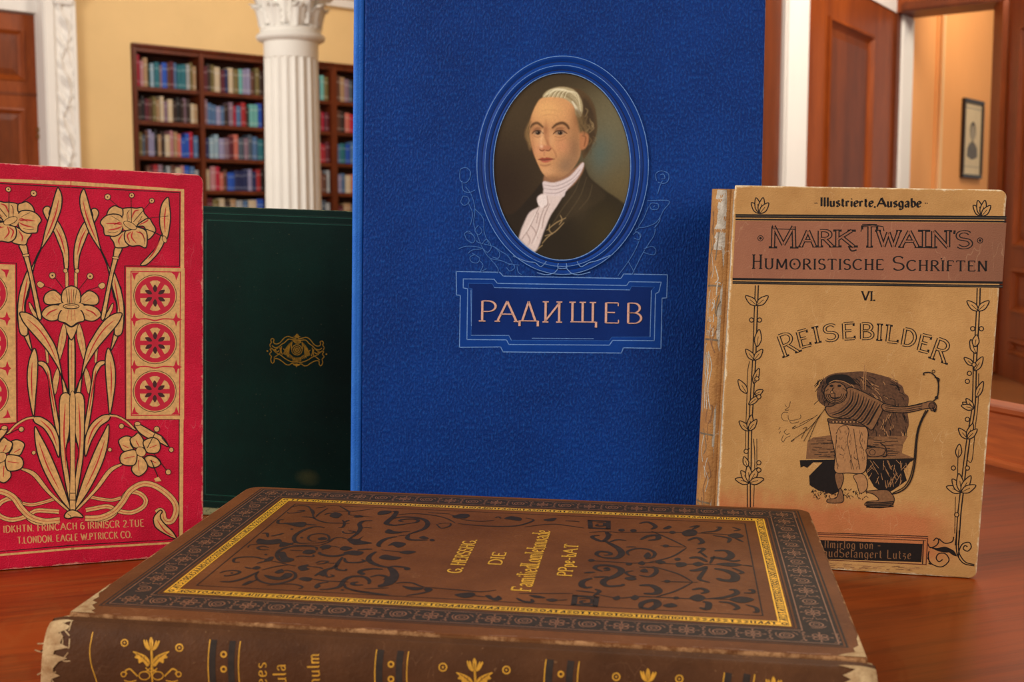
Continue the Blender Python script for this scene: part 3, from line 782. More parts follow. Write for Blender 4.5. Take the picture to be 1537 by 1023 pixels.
# ---- panelled doorway at the right
CQ = (2.51, 8.0)
LEAF = Plane(CQ, 57); W2 = Plane(CQ, -37.5)
def LS(px, py, y=0.0): return LEAF.at(px, py, y)
sA = LS(1197, 150)[0]
zl = LS(1300, 12)[1]
ztop = W2.at(1345, 20)[1]
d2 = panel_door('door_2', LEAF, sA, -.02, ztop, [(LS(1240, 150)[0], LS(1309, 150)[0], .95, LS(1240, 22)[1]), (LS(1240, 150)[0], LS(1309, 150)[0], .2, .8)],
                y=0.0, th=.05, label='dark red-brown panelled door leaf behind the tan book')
mb = MB(); mb.box(sA, sA + .16, -.03, 0.0, 0, ztop, M_DOORWOOD, .01); mb.build('door_edge_bead', d2)
mb = MB(); mb.box(sA - .1, .0, -.01, .12, ztop, 4.0, M_WHITE)
o = mb.build('wall_door_head', M=LEAF.M()); tag(o, 'white plaster wall head over the panelled door leaf', 'wall', kind='structure')
tr = LEAF.root('trim_3'); tag(tr, 'white upright pilaster between blue cover and panelled door', 'trim', kind='structure')
sW, sB = LS(1164, 130)[0], LS(1140, 130)[0]
mb = MB(); mb.box(sW, sA, -.06, .1, 0, 4.0, M_WHITE, .012); mb.build('pilaster_strip', tr)
tr = LEAF.root('trim_4'); tag(tr, 'dark brown wooden upright just right of the blue cover', 'trim', kind='structure')
mb = MB(); mb.box(sB - .5, sW, -.03, .1, 0, 4.0, M_DOORDARK, .01); mb.build('wood_casing', tr)
# doorway in the angled wall
fr = W2.root('trim_5'); tag(fr, 'brown wooden door casing with panelled head over the peach room', 'trim', kind='structure')
mb = MB(); mb.box(-.02, 2.6, -.02, .26, ztop, 4.0, M_DOORWOOD)
mb.box(0.05, 2.6, -.04, -.01, ztop + .0, ztop + .06, M_DOORDARK, .01)
mb.box(0.05, 2.6, -.045, -.01, ztop + .12, ztop + .16, M_DOORDARK, .01)
mb.build('door_head', fr)
mb = MB(); mb.box(-.03, .02, -.03, .05, 0, ztop, M_DOORDARK, .008); mb.build('door_jamb', fr)
mb = MB(); mb.box(-.02, .035, .05, .26, 0, ztop, M_WHITE, .012); mb.build('inner_casing', fr)
PE = Plane((3.26, 9.25), 50)
j0 = W2.P0 + W2.R @ np.array([.0, .26, 0])
mb = MB(); p0 = (j0[0], j0[1]); p1 = (3.20, 9.2)
dx, dy = p1[0] - p0[0], p1[1] - p0[1]; ln = math.hypot(dx, dy); nx_, ny_ = -dy / ln * .1, dx / ln * .1
mb.loft([[(p0[0], p0[1], z), (p1[0], p1[1], z), (p1[0] + nx_, p1[1] + ny_, z), (p0[0] + nx_, p0[1] + ny_, z)] for z in (0, 4)], M_PEACH)
tag(mb.build('wall_passage'), 'tan plaster return just inside the doorway', 'wall', kind='structure')
mb = MB(); mb.box(-.1, 3.5, 0, .1, 0, 4.0, M_PEACH)
s14 = PE.at(1411, 150)[0]
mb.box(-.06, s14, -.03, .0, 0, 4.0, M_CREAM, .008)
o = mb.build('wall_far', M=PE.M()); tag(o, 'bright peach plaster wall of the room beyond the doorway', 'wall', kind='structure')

# framed portrait on the peach wall
f0, fz1 = PE.at(1449.5, 146, -.03); _, fz0 = PE.at(1448, 266, -.03); f1 = f0 + (fz1 - fz0) * .72
M_FRAME = m_flat('black_picture_frame', (40, 28, 24), .35, spec=.5)
M_PAPER = m_flat('aged_print_paper', (222, 204, 168), .7, var=.06, scale=12)
M_PRINT = m_flat('grey_print_ink', (112, 108, 104), .8, var=.15, scale=30)
M_PRINTL = m_flat('pale_print_ink', (168, 158, 140), .8, var=.1, scale=30)
M_PRINTD = m_flat('dark_print_ink', (70, 66, 66), .8, var=.15, scale=30)
pf = empty('picture_frame', W1.P0 * 0 + PE.P0 + PE.R @ np.array([f0, 0, fz0]), PE.R)
tag(pf, 'black framed faded portrait print on the peach wall', 'picture')
fw, fh = f1 - f0, fz1 - fz0
mb = MB(); t_ = .028
for (a, b, c, d_) in ((0, fw, 0, t_), (0, fw, fh - t_, fh), (0, t_, t_, fh - t_), (fw - t_, fw, t_, fh - t_)):
    mb.box(a, b, -.03, -.001, c, d_, M_FRAME, .005)
mb.build('frame', pf)
mb = MB(); mb.box(t_, fw - t_, -.014, -.004, t_, fh - t_, M_PAPER)
def oval(cx_, cz_, rx, rz, m, y): mb.add([(cx_ + rx * math.cos(a), y, cz_ + rz * math.sin(a)) for a in [2 * math.pi * i / 28 for i in range(28)]], [list(range(28))], m)
c_ = fw * .52
oval(c_, fh * .54, fw * .30, fh * .30, M_PAPER, -.0142)
mb.add([(c_ + x * fw, -.0146, fh * z) for x, z in ((-.27, .27), (.27, .27), (.25, .38), (.13, .45), (-.13, .45), (-.25, .38))], [list(range(6))], M_PRINT)
oval(c_, fh * .30, fw * .24, fh * .06, M_PRINT, -.0147)
oval(c_, fh * .60, fw * .145, fh * .12, M_PRINTD, -.0149)
oval(c_, fh * .575, fw * .115, fh * .105, M_PRINTL, -.0153)
mb.box(c_ - fw * .05, c_ + fw * .05, -.0152, -.0145, fh * .44, fh * .5, M_PRINTD)
mb.box(t_ + .02, fw - t_ - .02, -.0147, -.014, fh * .88, fh * .895, M_PRINTL)
mb.box(t_ + .02, fw - t_ - .02, -.0147, -.014, fh * .14, fh * .15, M_PRINTL)
mb.box(t_, fw - t_, -.0155, -.014, t_, fh * .09, M_PAPER)
mb.build('portrait_print', pf)

# open door leaf at the right edge
RL = Plane((3.05, 7.62), -94.0)
def RS_(px, py): return RL.at(px, py)
a0, a1 = RS_(1516, 500)[0], .88
zz = [RS_(1522, y)[1] for y in (372, 402, 470, 508, 600)]
d3 = panel_door('door_3', RL, -.02, 1.0, ztop, [(a0, a1, zz[0], 2.1), (a0, a1, zz[2], zz[1]), (a0, a1, .15, zz[3])], th=.05,
                label='open wooden panelled door leaf at the right edge', pmat=M_DOORWOOD)
mb = MB(); mb.box(-.06, RS_(1505, 300)[0], -.035, .0, 0, ztop, M_DOORWOOD, .01); mb.build('door_stile_bead', d3)

# ------------------------------------------------------------------ the writing table
TR = rotm('z', D(21.2))
M_TABLE = m_wood('polished_mahogany', (58, 19, 2), (142, 58, 6), axis=0, scale=22, stretch=16, rough=.3, coat=.14, coatr=.06, fine=1.4)
M_RAIL = m_wood('mahogany_rail', (128, 52, 16), (196, 96, 38), axis=1, scale=22, stretch=16, rough=.5, coat=.08, coatr=.3, fine=1.4)
tb = empty('writing_table', (0, 0, 0), TR); tag(tb, 'polished red-brown wooden writing table under the old books', 'table')
xr = (TR.T @ np.array([.347, .845, 0]))[0]
mb = MB(); mb.box(-1.0, xr + .03, -.5, 1.12, TABLE_Z - .032, TABLE_Z, M_TABLE, .004); mb.build('tabletop', tb)
mb = MB(); rh = .043
ry0, ry1 = .12, 1.118
prof = [(xr, TABLE_Z - .002), (xr, TABLE_Z + rh - .006), (xr - .002, TABLE_Z + rh - .004), (xr - .002, TABLE_Z + rh - .001), (xr, TABLE_Z + rh), (xr + .02, TABLE_Z + rh), (xr + .022, TABLE_Z + rh - .004), (xr + .022, TABLE_Z - .002)]
mb.loft([[(x, y, z) for x, z in prof] for y in (ry0, ry1)], M_RAIL)
mb.loft([[(xr - .004, y, TABLE_Z), (xr - .004, y, TABLE_Z + .003), (xr - .0015, y, TABLE_Z + .005), (xr + .001, y, TABLE_Z + .005), (xr + .001, y, TABLE_Z)] for y in (ry0, ry1)], M_RAIL)
mb.build('raised_rail', tb)
mb = MB()
for (x0, x1, y0, y1) in ((-.94, xr - .03, -.44, -.42), (-.94, xr - .03, 1.04, 1.06), (-.94, -.92, -.44, 1.06), (xr - .05, xr - .03, -.44, 1.06)):
    mb.box(x0, x1, y0, y1, TABLE_Z - .13, TABLE_Z - .032, M_TABLE)
mb.build('apron', tb)
for x in (-.93, xr - .04):
    for y in (-.43, 1.05):
        mb = MB(); mb.loft([[(x + sx * w, y + sy * w, z) for sx, sy in ((-1, -1), (1, -1), (1, 1), (-1, 1))] for z, w in ((TABLE_Z - .033, .035), (TABLE_Z - .14, .035), (.0, .02))], M_TABLE)
        mb.build('leg', tb)

# ------------------------------------------------------------------ the old books
def basis(yaw, lean, roll): return rotm('z', D(yaw)) @ rotm('x', -D(lean)) @ rotm('y', D(roll))
M_PAGEBLOCK = m_wood('book_page_edges', (190, 165, 120), (226, 206, 164), axis=2, scale=160, stretch=30, rough=.8, coat=0)
class Book:
    def __init__(s, name, label, X, Y, yaw, lean, roll, w, h, sh, T, group=None):
        B = basis(yaw, lean, roll); z0 = min(0, (B @ np.array([w, 0, 0]))[2])
        s.root = empty(name, (X, Y, TABLE_Z - z0 + .0003), B); tag(s.root, label, 'book', group)
        s.B = B; s.w, s.h, s.sh, s.T = w, h, sh, T; s.c0 = -z0; s.bot = (-s.c0 / B[2, 2], -B[2, 0] / B[2, 2])
    def P(s, x, y, z):
        if z < .02: z = z + (-(s.c0 + s.B[2, 0] * x + s.B[2, 1] * y) / s.B[2, 2]) * (1 - z / .02)   # the foot stands on the table
        return (x + s.sh * z, y, z)
    def board(s, mb, x0, x1, z0, z1, y0, d, mat, r=.003, e=.0006, rl=.0005):
        out = []
        for (cx_, cz_, a, rr) in ((x1 - r, z0 + r, -90, r), (x1 - r, z1 - r, 0, r), (x0 + rl, z1 - rl, 90, rl), (x0 + rl, z0 + rl, 180, rl)):
            for k in range(7): out.append((cx_, cz_, rr, D(a + 15 * k)))
        def ring(y, ins): return [s.P(cx_ + (rr - ins) * math.cos(t) if rr > ins else cx_ - ins * (1 if cx_ > (x0 + x1) / 2 else -1), y,
                                      cz_ + (rr - ins) * math.sin(t) if rr > ins else cz_ - ins * (1 if cz_ > (z0 + z1) / 2 else -1)) for cx_, cz_, rr, t in out]
        mb.loft([ring(y0, e), ring(y0 + e * .3, e * .3), ring(y0 + e, 0), ring(y0 + d - e, 0), ring(y0 + d, e)], mat)
    def pages(s, ins=.0035, d=.003, x0=.002):
        mb = MB(); T = s.T
        def ring(y): return [s.P(x, y, z) for x, z in ((x0, ins), (s.w - ins, ins), (s.w - ins, s.h - ins), (x0, s.h - ins))]
        mb.loft([ring(d), ring(T - d)], M_PAGEBLOCK); mb.build('page_block', s.root)
    def spine(s, prof, mat, z0=0.0, z1=None, name='spine'):
        pr = catmull(prof, 5); z1 = z1 or s.h
        cen = np.array([s.w * .3, s.T / 2])
        inn = [p + (cen - p) / np.linalg.norm(cen - p) * .0012 for p in pr][::-1]
        full = list(pr) + inn
        mb = MB(); zs = [z0 + (z1 - z0) * k / 16 for k in range(17)]
        mb.loft([[s.P(x, y, z) for x, y in full] for z in zs], mat, True, True, True)
        o = mb.build(name, s.root); return o, mb, pr
    def art(s, mb):
        O = np.array(s.root.matrix_world.translation)
        a = Art(mb, lambda u, v, off: (u, -off, v), s.root, (s.w / 2, s.h / 2), s.T, 4e-5)
        n = s.B[:, 1]
        def uv(p):
            q = s.B.T @ (hit(a.fr[0] + p[0] / a.fr[2], a.fr[1] + p[1] / a.fr[2], O, n) - O)
            return np.array([q[0], q[2]])
        a.uv = uv
        c = uv((0, 0)); d_ = uv((1, 0))
        a.scale_at = lambda: None
        return a
def setppx(a, px, py):
    """size on the cover of one pixel of the current tracing frame"""
    q0 = a.uv(((px - a.fr[0]) * a.fr[2], (py - a.fr[1]) * a.fr[2])); q1 = a.uv(((px + 1 - a.fr[0]) * a.fr[2], (py - a.fr[1]) * a.fr[2]))
    a.ppx = np.linalg.norm(q1 - q0)      # metres per photograph pixel: line widths are given in photograph pixels

# ======================================================== red book
RED = Book('old_book', 'old crimson cloth book with tan lily pattern, standing furthest left', -.2796, .5734, 17.21, 4.38, 2.70, .1247, .1969, -.0193, .026)
M_RED = m_cover('crimson_book_cloth', (226, 26, 66), (182, 12, 46), (232, 160, 140), RED.w, RED.h, RED.sh, bot=RED.bot, edge=.0004, edge_var=.0016, weave=1500, wbump=.55, rough=.5, blot=40, grain=.28, grain_col=(232, 60, 88), scratch=.35, scratch_col=(235, 120, 130))
M_REDD = m_cover('crimson_spine_cloth', (190, 16, 50), (150, 8, 36), (230, 160, 140), RED.w, RED.h, edge=-1, edge_var=0, weave=1500)
M_GOLD = m_flat('tan_gilt_print', (222, 172, 108), .5, var=.22, scale=500, bump=.2)
M_INK = m_flat('black_print_ink', (26, 14, 14), .55, var=.1)
M_REDINK = m_flat('red_print_ink', (196, 40, 44), .55, var=.15)
M_REDP = m_flat('crimson_print', (200, 24, 54), .5, var=.12)
M_DKPETAL = m_flat('dark_petal_print', (70, 30, 30), .55, var=.3)
mb = MB(); RED.board(mb, 0, RED.w, 0, RED.h, 0, .003, M_RED, r=.0042)
A = RED.art(mb)
A.fr = (0, 0, 1); setppx(A, 150, 550)
G, K, Rk = M_GOLD, M_INK, M_REDINK
_a0, _a1 = A.uv((106.5, 300)), A.uv((108.8, 770))
ax = .5 * (_a0[0] + _a1[0])
def red_mirror(p):
    m_ = _a0[0] + (_a1[0] - _a0[0]) * (p[1] - _a0[1]) / (_a1[1] - _a0[1])
    u2 = 2 * m_ - p[0]
    return np.array([u2, p[1] + RED.bot[1] * (1 - p[1] / RED.h) * (u2 - p[0])])
A.mir = ax; A.mirf = red_mirror
LW = 1.9
# gold border band and black frame, right half mirrored to the left
A.frame(0, 0, 1)
cxp = 107
A.line([(cxp, 274.8), (274, 285.5), (273.2, 500), (272, 700), (271.5, 816)], 6.2, G, smooth=False)
A.line([(271.5, 813.5), (106.5, 823.2)], 3.2, G, smooth=False)
A.line([(cxp, 281.2), (269.8, 288.8), (269.6, 399.3), (187.3, 398.8), (187.8, 520), (188.2, 630), (269, 629.2), (268.6, 808.8), (106.5, 818)], 1.5, K, smooth=False)
# tiled panel with three wheels
A.frame(180, 390, 4.092)
A.fill([(38, 45), (398, 50), (394, 978), (40, 975)], G, smooth=False)
A.poly([(68, 70), (372, 74), (366, 952), (70, 955)], 1.5, M_REDP)
for yy in (365, 657):
    for xx in (88, 345):
        A.fill([(xx, yy - 45), (xx + 10, yy - 12), (xx + 38, yy), (xx + 10, yy + 12), (xx, yy + 45), (xx - 10, yy + 12), (xx - 22, yy), (xx - 10, yy - 12)], M_REDP, smooth=False)
    A.line([(90, yy), (160, yy - 4), (215, yy + 6), (270, yy - 4), (340, yy)], 2.0, M_REDP)
for yy in (76, 948):
    for xx in (90, 345):
        sg = 1 if yy < 500 else -1; sx_ = 1 if xx < 200 else -1
        A.fill([(xx - 18 * sx_, yy), (xx + 30 * sx_, yy), (xx + 8 * sx_, yy + 18 * sg), (xx, yy + 50 * sg), (xx - 12 * sx_, yy + 20 * sg)], M_REDP, smooth=False)
for (cx_, cy_) in ((216, 219), (216, 509), (214, 806)):
    A.dot((cx_, cy_), 124, M_REDP, ry=120, n=36)
    for k in range(6):
        t = D(30 + 60 * k)
        def pp(r, a): return (cx_ + r * math.cos(t + a), cy_ - r * .97 * math.sin(t + a))
        A.fill([pp(30, 0), pp(92, -.36), pp(97, -.15), pp(97, .15), pp(92, .36)], G, smooth=False)
        A.fill([pp(22, 0), pp(38, .30), pp(54, .22), pp(70, .02), pp(54, -.22), pp(38, -.30)], M_DKPETAL)
    A.dot((cx_, cy_), 16, M_REDP)
    A.ring((cx_, cy_), 132, .9, K, ry=128)
# background leaves first
A.frame(0, 440, 4.65)
def leaf(pts, veins=(), w=LW, m=None, vw=1.5):
    A.leaf(pts, m or G, K, w)
    for v in veins: A.line(v, vw, Rk, taper=lambda t: .3 + 1.2 * math.sin(math.pi * t))
leaf([(140, 0), (130, 100), (150, 250), (222, 405), (207, 310), (182, 200), (177, 90), (192, 0), (200, -60), (150, -60)], [[(160, 20), (155, 100), (165, 200), (190, 300)]])
leaf([(310, 345), (318, 420), (325, 480), (340, 480), (335, 400), (330, 350)], w=.9)
leaf([(200, 65), (225, 130), (260, 160), (250, 130), (215, 70)], w=.9)
A.frame(20, 250, 5.115)
leaf([(630, 320), (600, 330), (610, 380), (580, 410), (540, 430), (490, 530), (465, 650), (470, 790), (495, 790), (510, 680), (550, 570), (580, 500), (640, 400), (655, 350)], [[(560, 480), (520, 560), (490, 680)], [(540, 470), (500, 580)]])
leaf([(470, 800), (470, 940), (490, 940), (490, 800)], w=.9); A.dot((490, 800), 17, G, K, .9)
A.line([(668, 640), (700, 700), (730, 790)], 1.6, K)
leaf([(670, 640), (700, 690), (740, 780), (800, 900), (820, 1023), (780, 1023), (750, 900), (720, 760)], [[(770, 860), (795, 980)]])
leaf([(540, 172), (512, 230), (516, 320), (545, 410), (590, 520), (672, 645), (660, 590), (640, 500), (600, 360), (565, 230)], [[(535, 260), (560, 370), (600, 480), (640, 570)], [(560, 330), (590, 430)]])
# outer stalk and bud leaf in the corner
A.frame(130, 270, 4.448)
leaf([(500, 365), (470, 440), (420, 500), (360, 565), (400, 565), (450, 520), (490, 470), (520, 405)], [[(490, 400), (450, 480), (410, 530)]])
leaf([(543, 115), (503, 160), (488, 240), (492, 320), (520, 392), (540, 385), (555, 310), (560, 240), (553, 165)], [[(530, 180), (520, 260), (525, 350)], [(500, 255), (550, 262)], [(540, 280), (535, 330)]])
A.dot((520, 395), 14, G, K, .9, ry=24, rot=-20)
leaf([(180, 612), (165, 680), (190, 780), (205, 860), (185, 1023), (235, 1023), (250, 890), (240, 780), (215, 690)], [[(185, 660), (205, 780), (225, 900)]])
leaf([(170, 825), (140, 880), (118, 910), (135, 925), (165, 880), (178, 840)], w=.9)
# upper flower
leaf([(190, 452), (237, 455), (212, 520), (180, 630), (150, 780), (122, 920), (96, 920), (120, 790), (150, 640), (176, 520)], [[(170, 600), (140, 740)]])
A.dot((193, 519), 24, G, K, 1.0, ry=9, rot=10)
F1 = [[(160, 375), (230, 350), (262, 340), (258, 400), (282, 435), (250, 450), (195, 450), (180, 415)],
      [(240, 195), (290, 185), (330, 188), (372, 185), (385, 220), (412, 258), (370, 275), (330, 305), (290, 285), (250, 285), (236, 250)],
      [(410, 255), (440, 290), (462, 335), (430, 385), (405, 394), (400, 350), (380, 310), (335, 305)],
      [(135, 235), (150, 195), (185, 172), (215, 182), (240, 195), (240, 240), (210, 234), (165, 232)],
      [(92, 283), (120, 245), (165, 228), (215, 232), (240, 255), (245, 300), (230, 350), (190, 375), (150, 372), (120, 364), (112, 320)],
      [(320, 312), (385, 330), (404, 370), (397, 450), (350, 437), (300, 441), (262, 415), (252, 372), (262, 340), (300, 330)],
      [(240, 250), (250, 330), (310, 320), (335, 300), (300, 270)]]
for f in F1[:6]: leaf(f)
A.fill(F1[6], G)
for v in ([(130, 292), (190, 290), (238, 300)], [(140, 335), (200, 325), (238, 308)], [(180, 300), (215, 285), (236, 292)], [(300, 345), (272, 370), (290, 420)], [(330, 345), (370, 360), (390, 410)],
          [(310, 340), (300, 380), (330, 420)], [(300, 255), (320, 210), (350, 200)], [(280, 260), (275, 210)], [(340, 280), (380, 255)], [(240, 360), (215, 400), (220, 430)], [(350, 300), (400, 275), (412, 258)]):
    A.line(v, 1.5, Rk, taper=lambda t: .3 + 1.2 * math.sin(math.pi * t))
for v in ([(165, 240), (200, 260), (222, 275)], [(140, 345), (170, 352), (210, 345)], [(275, 290), (270, 230), (285, 200)], [(345, 290), (370, 240)], [(350, 340), (380, 370), (388, 430)]):
    A.line(v, .7, K)
A.dot((290, 303), 48, G, K, 1.0, ry=21, rot=28)
for a_, b_, c_, r_ in (((300, 285), (297, 122), (301, 103), 17), ((222, 185), (155, 130), (140, 113), 20), ((312, 280), (422, 152), (435, 138), 17)):
    A.line([a_, b_], .95, K, smooth=False); A.dot(c_, r_, G, K, 1.1); A.dot(c_, 5, M_DKPETAL)
A.line([(402, 256), (545, 240)], .8, K, smooth=False); A.line([(330, 308), (430, 340), (512, 378)], 1.4, K)
# middle flower
A.frame(0, 440, 4.65)
leaf([(478, 310), (520, 310), (521, 700), (505, 790), (495, 790), (480, 700)], [[(500, 340), (498, 640)]], vw=1.2)
for f in ([(290, 150), (320, 100), (380, 80), (440, 95), (440, 150), (400, 185), (340, 190)], [(305, 50), (318, 5), (370, -22), (420, 8), (447, 60), (400, 75), (330, 77)]): leaf(f)
A.mir = None
leaf([(440, 108), (553, 108), (590, 185), (540, 205), (498, 231), (455, 206), (405, 185)])
leaf([(437, 66), (430, 10), (450, -30), (498, -52), (546, -30), (562, 10), (557, 66), (497, 75)])
leaf([(450, 213), (498, 235), (546, 213), (526, 280), (498, 325), (470, 280)])
A.fill([(430, 70), (565, 70), (575, 115), (420, 115)], G)
for x in (460, 480, 498, 516, 536): A.line([(498 + (x - 498) * .6, 70), (x, -28)], .8, Rk if x % 4 else K)
for x in (478, 498, 518): A.line([(x, 115), (498 + (x - 498) * 1.4, 190)], 1.2, Rk, taper=lambda t: .4 + math.sin(math.pi * t))
A.dot((497, 91), 56, G, K, 1.2, ry=18); A.dot((497, 95), 40, G, K, .6, ry=10)
A.mir = ax
for v in ([(400, 110), (350, 130), (320, 160)], [(420, 130), (370, 160)], [(410, 60), (360, 30)], [(420, 45), (385, 10)]):
    A.line(v, 1.5, Rk, taper=lambda t: .3 + 1.2 * math.sin(math.pi * t))
A.frame(20, 250, 5.115)
for a_, b_, c_, r_ in (((385, 935), (322, 855), (300, 835), 25),): A.line([a_, b_], .95, K, smooth=False); A.dot(c_, r_, G, K, 1.1); A.dot(c_, 7, M_DKPETAL)
A.line([(335, 950), (235, 915)], .9, K, smooth=False)
A.leaf([(182, 895), (205, 880), (238, 905), (215, 930), (190, 920)], G, K, .9)
# lower leaves
A.frame(0, 440, 4.65)
leaf([(440, 215), (410, 320), (400, 420), (415, 470), (440, 400), (462, 310), (460, 240)], [[(440, 270), (420, 400)]], w=1.0)
leaf([(400, 520), (370, 600), (370, 690), (390, 700), (410, 610), (415, 560)], w=1.0)
leaf([(265, 475), (312, 480), (347, 530), (362, 620), (390, 780), (415, 920), (432, 1023), (390, 950), (352, 740), (337, 600), (300, 520), (268, 497)], [[(330, 540), (350, 640), (385, 840)]])
leaf([(430, 590), (440, 700), (425, 860), (422, 1030), (480, 1030), (497, 850), (490, 740), (460, 640)], [[(455, 720), (460, 880), (450, 1010)], [(470, 760), (474, 900)]])
leaf([(240, 383), (205, 460), (190, 570), (200, 700), (234, 860), (250, 720), (262, 560), (262, 450)], [[(225, 480), (220, 600), (225, 740)]], vw=1.3)
leaf([(140, 133), (200, 140), (270, 190), (342, 290), (398, 400), (435, 590), (400, 510), (330, 400), (255, 310), (185, 230), (152, 180)], [[(190, 180), (270, 250), (340, 350), (395, 470)]], vw=1.3)
A.line([(430, 560), (450, 620), (490, 760)], 1.3, K)
# bottom flower, fan and ribbons
A.frame(0, 600, 3.935)
A.line([(787, 528), (740, 560), (700, 640), (650, 690), (590, 705), (530, 695)], 8.6, K); A.line([(787, 528), (740, 560), (700, 640), (650, 690), (590, 705), (530, 695)], 6.6, G)
A.frame(130, 600, 4.448)
def band(pts, w):
    A.line(pts, w + 1.6, K, taper=None); A.line(pts, w, G); A.line(pts, .8, Rk)
band([(-5, 735), (60, 722), (140, 710), (200, 735), (250, 748), (310, 748), (375, 715), (395, 670), (365, 630), (310, 612), (260, 625)], 6.4)
band([(20, 645), (90, 660), (170, 668), (230, 652)], 4.6)
band([(-10, 790), (90, 785), (180, 745), (240, 680), (290, 605), (370, 560), (450, 570), (530, 620), (585, 680), (598, 740), (575, 800), (540, 812), (515, 790), (508, 755), (490, 738), (466, 752)], 8.4)
leaf([(490, 735), (455, 770), (446, 805), (462, 850), (520, 892), (597, 926), (580, 885), (535, 840), (500, 800), (492, 770), (505, 745)], [[(470, 800), (520, 870), (580, 910)]])
A.frame(0, 600, 3.935)
leaf([(130, 400), (212, 430), (300, 540), (405, 645), (385, 645), (270, 540), (190, 447), (122, 410)], w=1.0)
leaf([(200, 100), (250, 103), (312, 150), (348, 230), (348, 340), (310, 250), (260, 170), (205, 132)], [[(240, 120), (300, 180), (335, 270)]])
A.line([(200, 100), (150, 112), (90, 150), (45, 200)], 4.2, K); A.line([(200, 104), (150, 114), (90, 152), (45, 202)], 2.6, G)
leaf([(356, -20), (352, 160), (358, 300), (370, 400), (400, 560), (425, 650), (418, 520), (398, 380), (388, 300), (410, 180), (417, -20)], [[(385, 20), (378, 200), (390, 400)]])
leaf([(205, 158), (215, 290), (260, 420), (340, 560), (417, 652), (402, 590), (352, 450), (292, 310), (240, 210)], [[(230, 250), (280, 390), (350, 530)], [(250, 300), (310, 420)]], vw=1.3)
A.mir = None
leaf([(412, -10), (445, -10), (442, 350), (446, 640), (413, 640), (416, 350)], w=1.0)
for yy in (550, 590): A.line([(414, yy), (446, yy)], 1.3, K, smooth=False)
leaf([(380, 690), (395, 660), (430, 648), (470, 665), (490, 692), (440, 690), (410, 700)])
A.line([(400, 670), (420, 690), (400, 700)], 1.0, K)
A.mir = ax
A.frame(130, 600, 4.448)
leaf([(320, 165), (360, 165), (440, 210), (505, 245), (545, 310), (480, 280), (400, 250), (345, 210)], [[(380, 200), (440, 235)], [(470, 250), (520, 290)]])
for f in ([(215, 268), (260, 240), (302, 252), (292, 290), (312, 332), (250, 342), (225, 310)], [(290, 262), (320, 237), (345, 220), (377, 260), (387, 312), (350, 322), (310, 312)],
          [(380, 275), (440, 250), (482, 272), (492, 320), (470, 352), (410, 352), (388, 322)], [(388, 385), (430, 370), (482, 395), (492, 430), (450, 452), (410, 437)],
          [(308, 432), (340, 370), (382, 390), (407, 440), (390, 482), (345, 508), (303, 475)], [(248, 347), (320, 332), (337, 370), (322, 430), (270, 437), (230, 420), (223, 380)]): leaf(f)
A.dot((362, 345), 36, G, K, 1.0, ry=30, rot=40)
for v in ([(240, 300), (280, 320)], [(330, 270), (350, 310)], [(420, 320), (470, 300)], [(250, 390), (320, 375)], [(345, 400), (350, 470)], [(420, 400), (465, 420)]):
    A.line(v, 1.2, Rk, smooth=False)
for a_, b_, c_, r_ in (((330, 205), (250, 170), (233, 174), 17), ((405, 320), (462, 210), (468, 194), 19), ((450, 360), (535, 470), (545, 480), 18), ((500, 250), (560, 322), (565, 332), 16)):
    A.line([a_, b_], 1.3, K, smooth=False); A.dot(c_, r_, G, K, 1.1)
A.line([(430, 400), (480, 520)], 1.5, K, smooth=False); A.fill([(450, 525), (480, 512), (500, 540), (460, 545)], G, smooth=False); A.dot((155, 331), 13, G, K, .8); A.dot((340, 158), 20, G, K, 1.0, ry=14)
# maker's lines
A.mir = None
A.frame(0, 600, 3.935)
M_GILT2 = m_flat('pale_gilt_lettering', (222, 160, 104), .5, var=.2, scale=600)
A.text('IDKHTN. FRINCACH 6 IRINISCR 2.TUE', (22, 783), (850, 745), 40, 1.7, M_GILT2, nib=(.6, 0))
A.text('T.LONDON. EAGLE W.PTRICCK CO.', (105, 848), (778, 812), 39, 1.7, M_GILT2, nib=(.6, 0))
mb.build('front_cover', RED.root)
mb = MB(); RED.board(mb, 0, RED.w, 0, RED.h, RED.T - .003, .003, M_REDD, r=.0042); mb.build('back_cover', RED.root)
RED.pages()
RED.spine([(.0005, .0005), (-.003, .002), (-.006, .008), (-.0065, .013), (-.006, .018), (-.003, .024), (.0005, .0255)], M_REDD, .001, RED.h - .001)

# ======================================================== green book
GRN = Book('old_book', 'dark green cloth book with a small gilt emblem, between crimson and blue', -.1892, .6970, -7.88, .35, 2.04, .1305, .1771, -.0102, .02)
def grn_extra(t, col, v, X, Z, n3):
    # pale scuff low on the board
    dx = t.math('SUBTRACT', X, .070); dz = t.math('SUBTRACT', Z, .022)
    r = t.math('ADD', t.math('MULTIPLY', t.math('MULTIPLY', dx, dx), 9000.0), t.math('MULTIPLY', t.math('MULTIPLY', dz, dz), 22000.0))
    f = t.math('MULTIPLY', t.ramp(t.math('ADD', r, t.math('MULTIPLY', n3, 1.2)), 1.25, .45), .35)
    return t.mix(f, col, lin((96, 92, 48)))
M_GREEN = m_cover('dark_green_book_cloth', (3, 42, 34), (1, 25, 21), (140, 140, 100), GRN.w, GRN.h, GRN.sh, edge=.0002, edge_var=.0007, weave=2200, wbump=.25, rough=.6, blot=18, fleck=.25, extra=grn_extra)
M_GRNLINE = m_flat('blind_tooled_green', (6, 40, 32), .45, var=.1)
M_GRNLITE = m_flat('tooled_green_lit_edge', (20, 74, 60), .45, var=.1)  # light catching the tooled edges, painted as a paler line
M_GILT = m_flat('dull_gilt_stamp', (168, 128, 42), .35, metal=.35, var=.25, scale=700)
mb = MB(); GRN.board(mb, 0, GRN.w, 0, GRN.h, 0, .003, M_GREEN, r=.002)
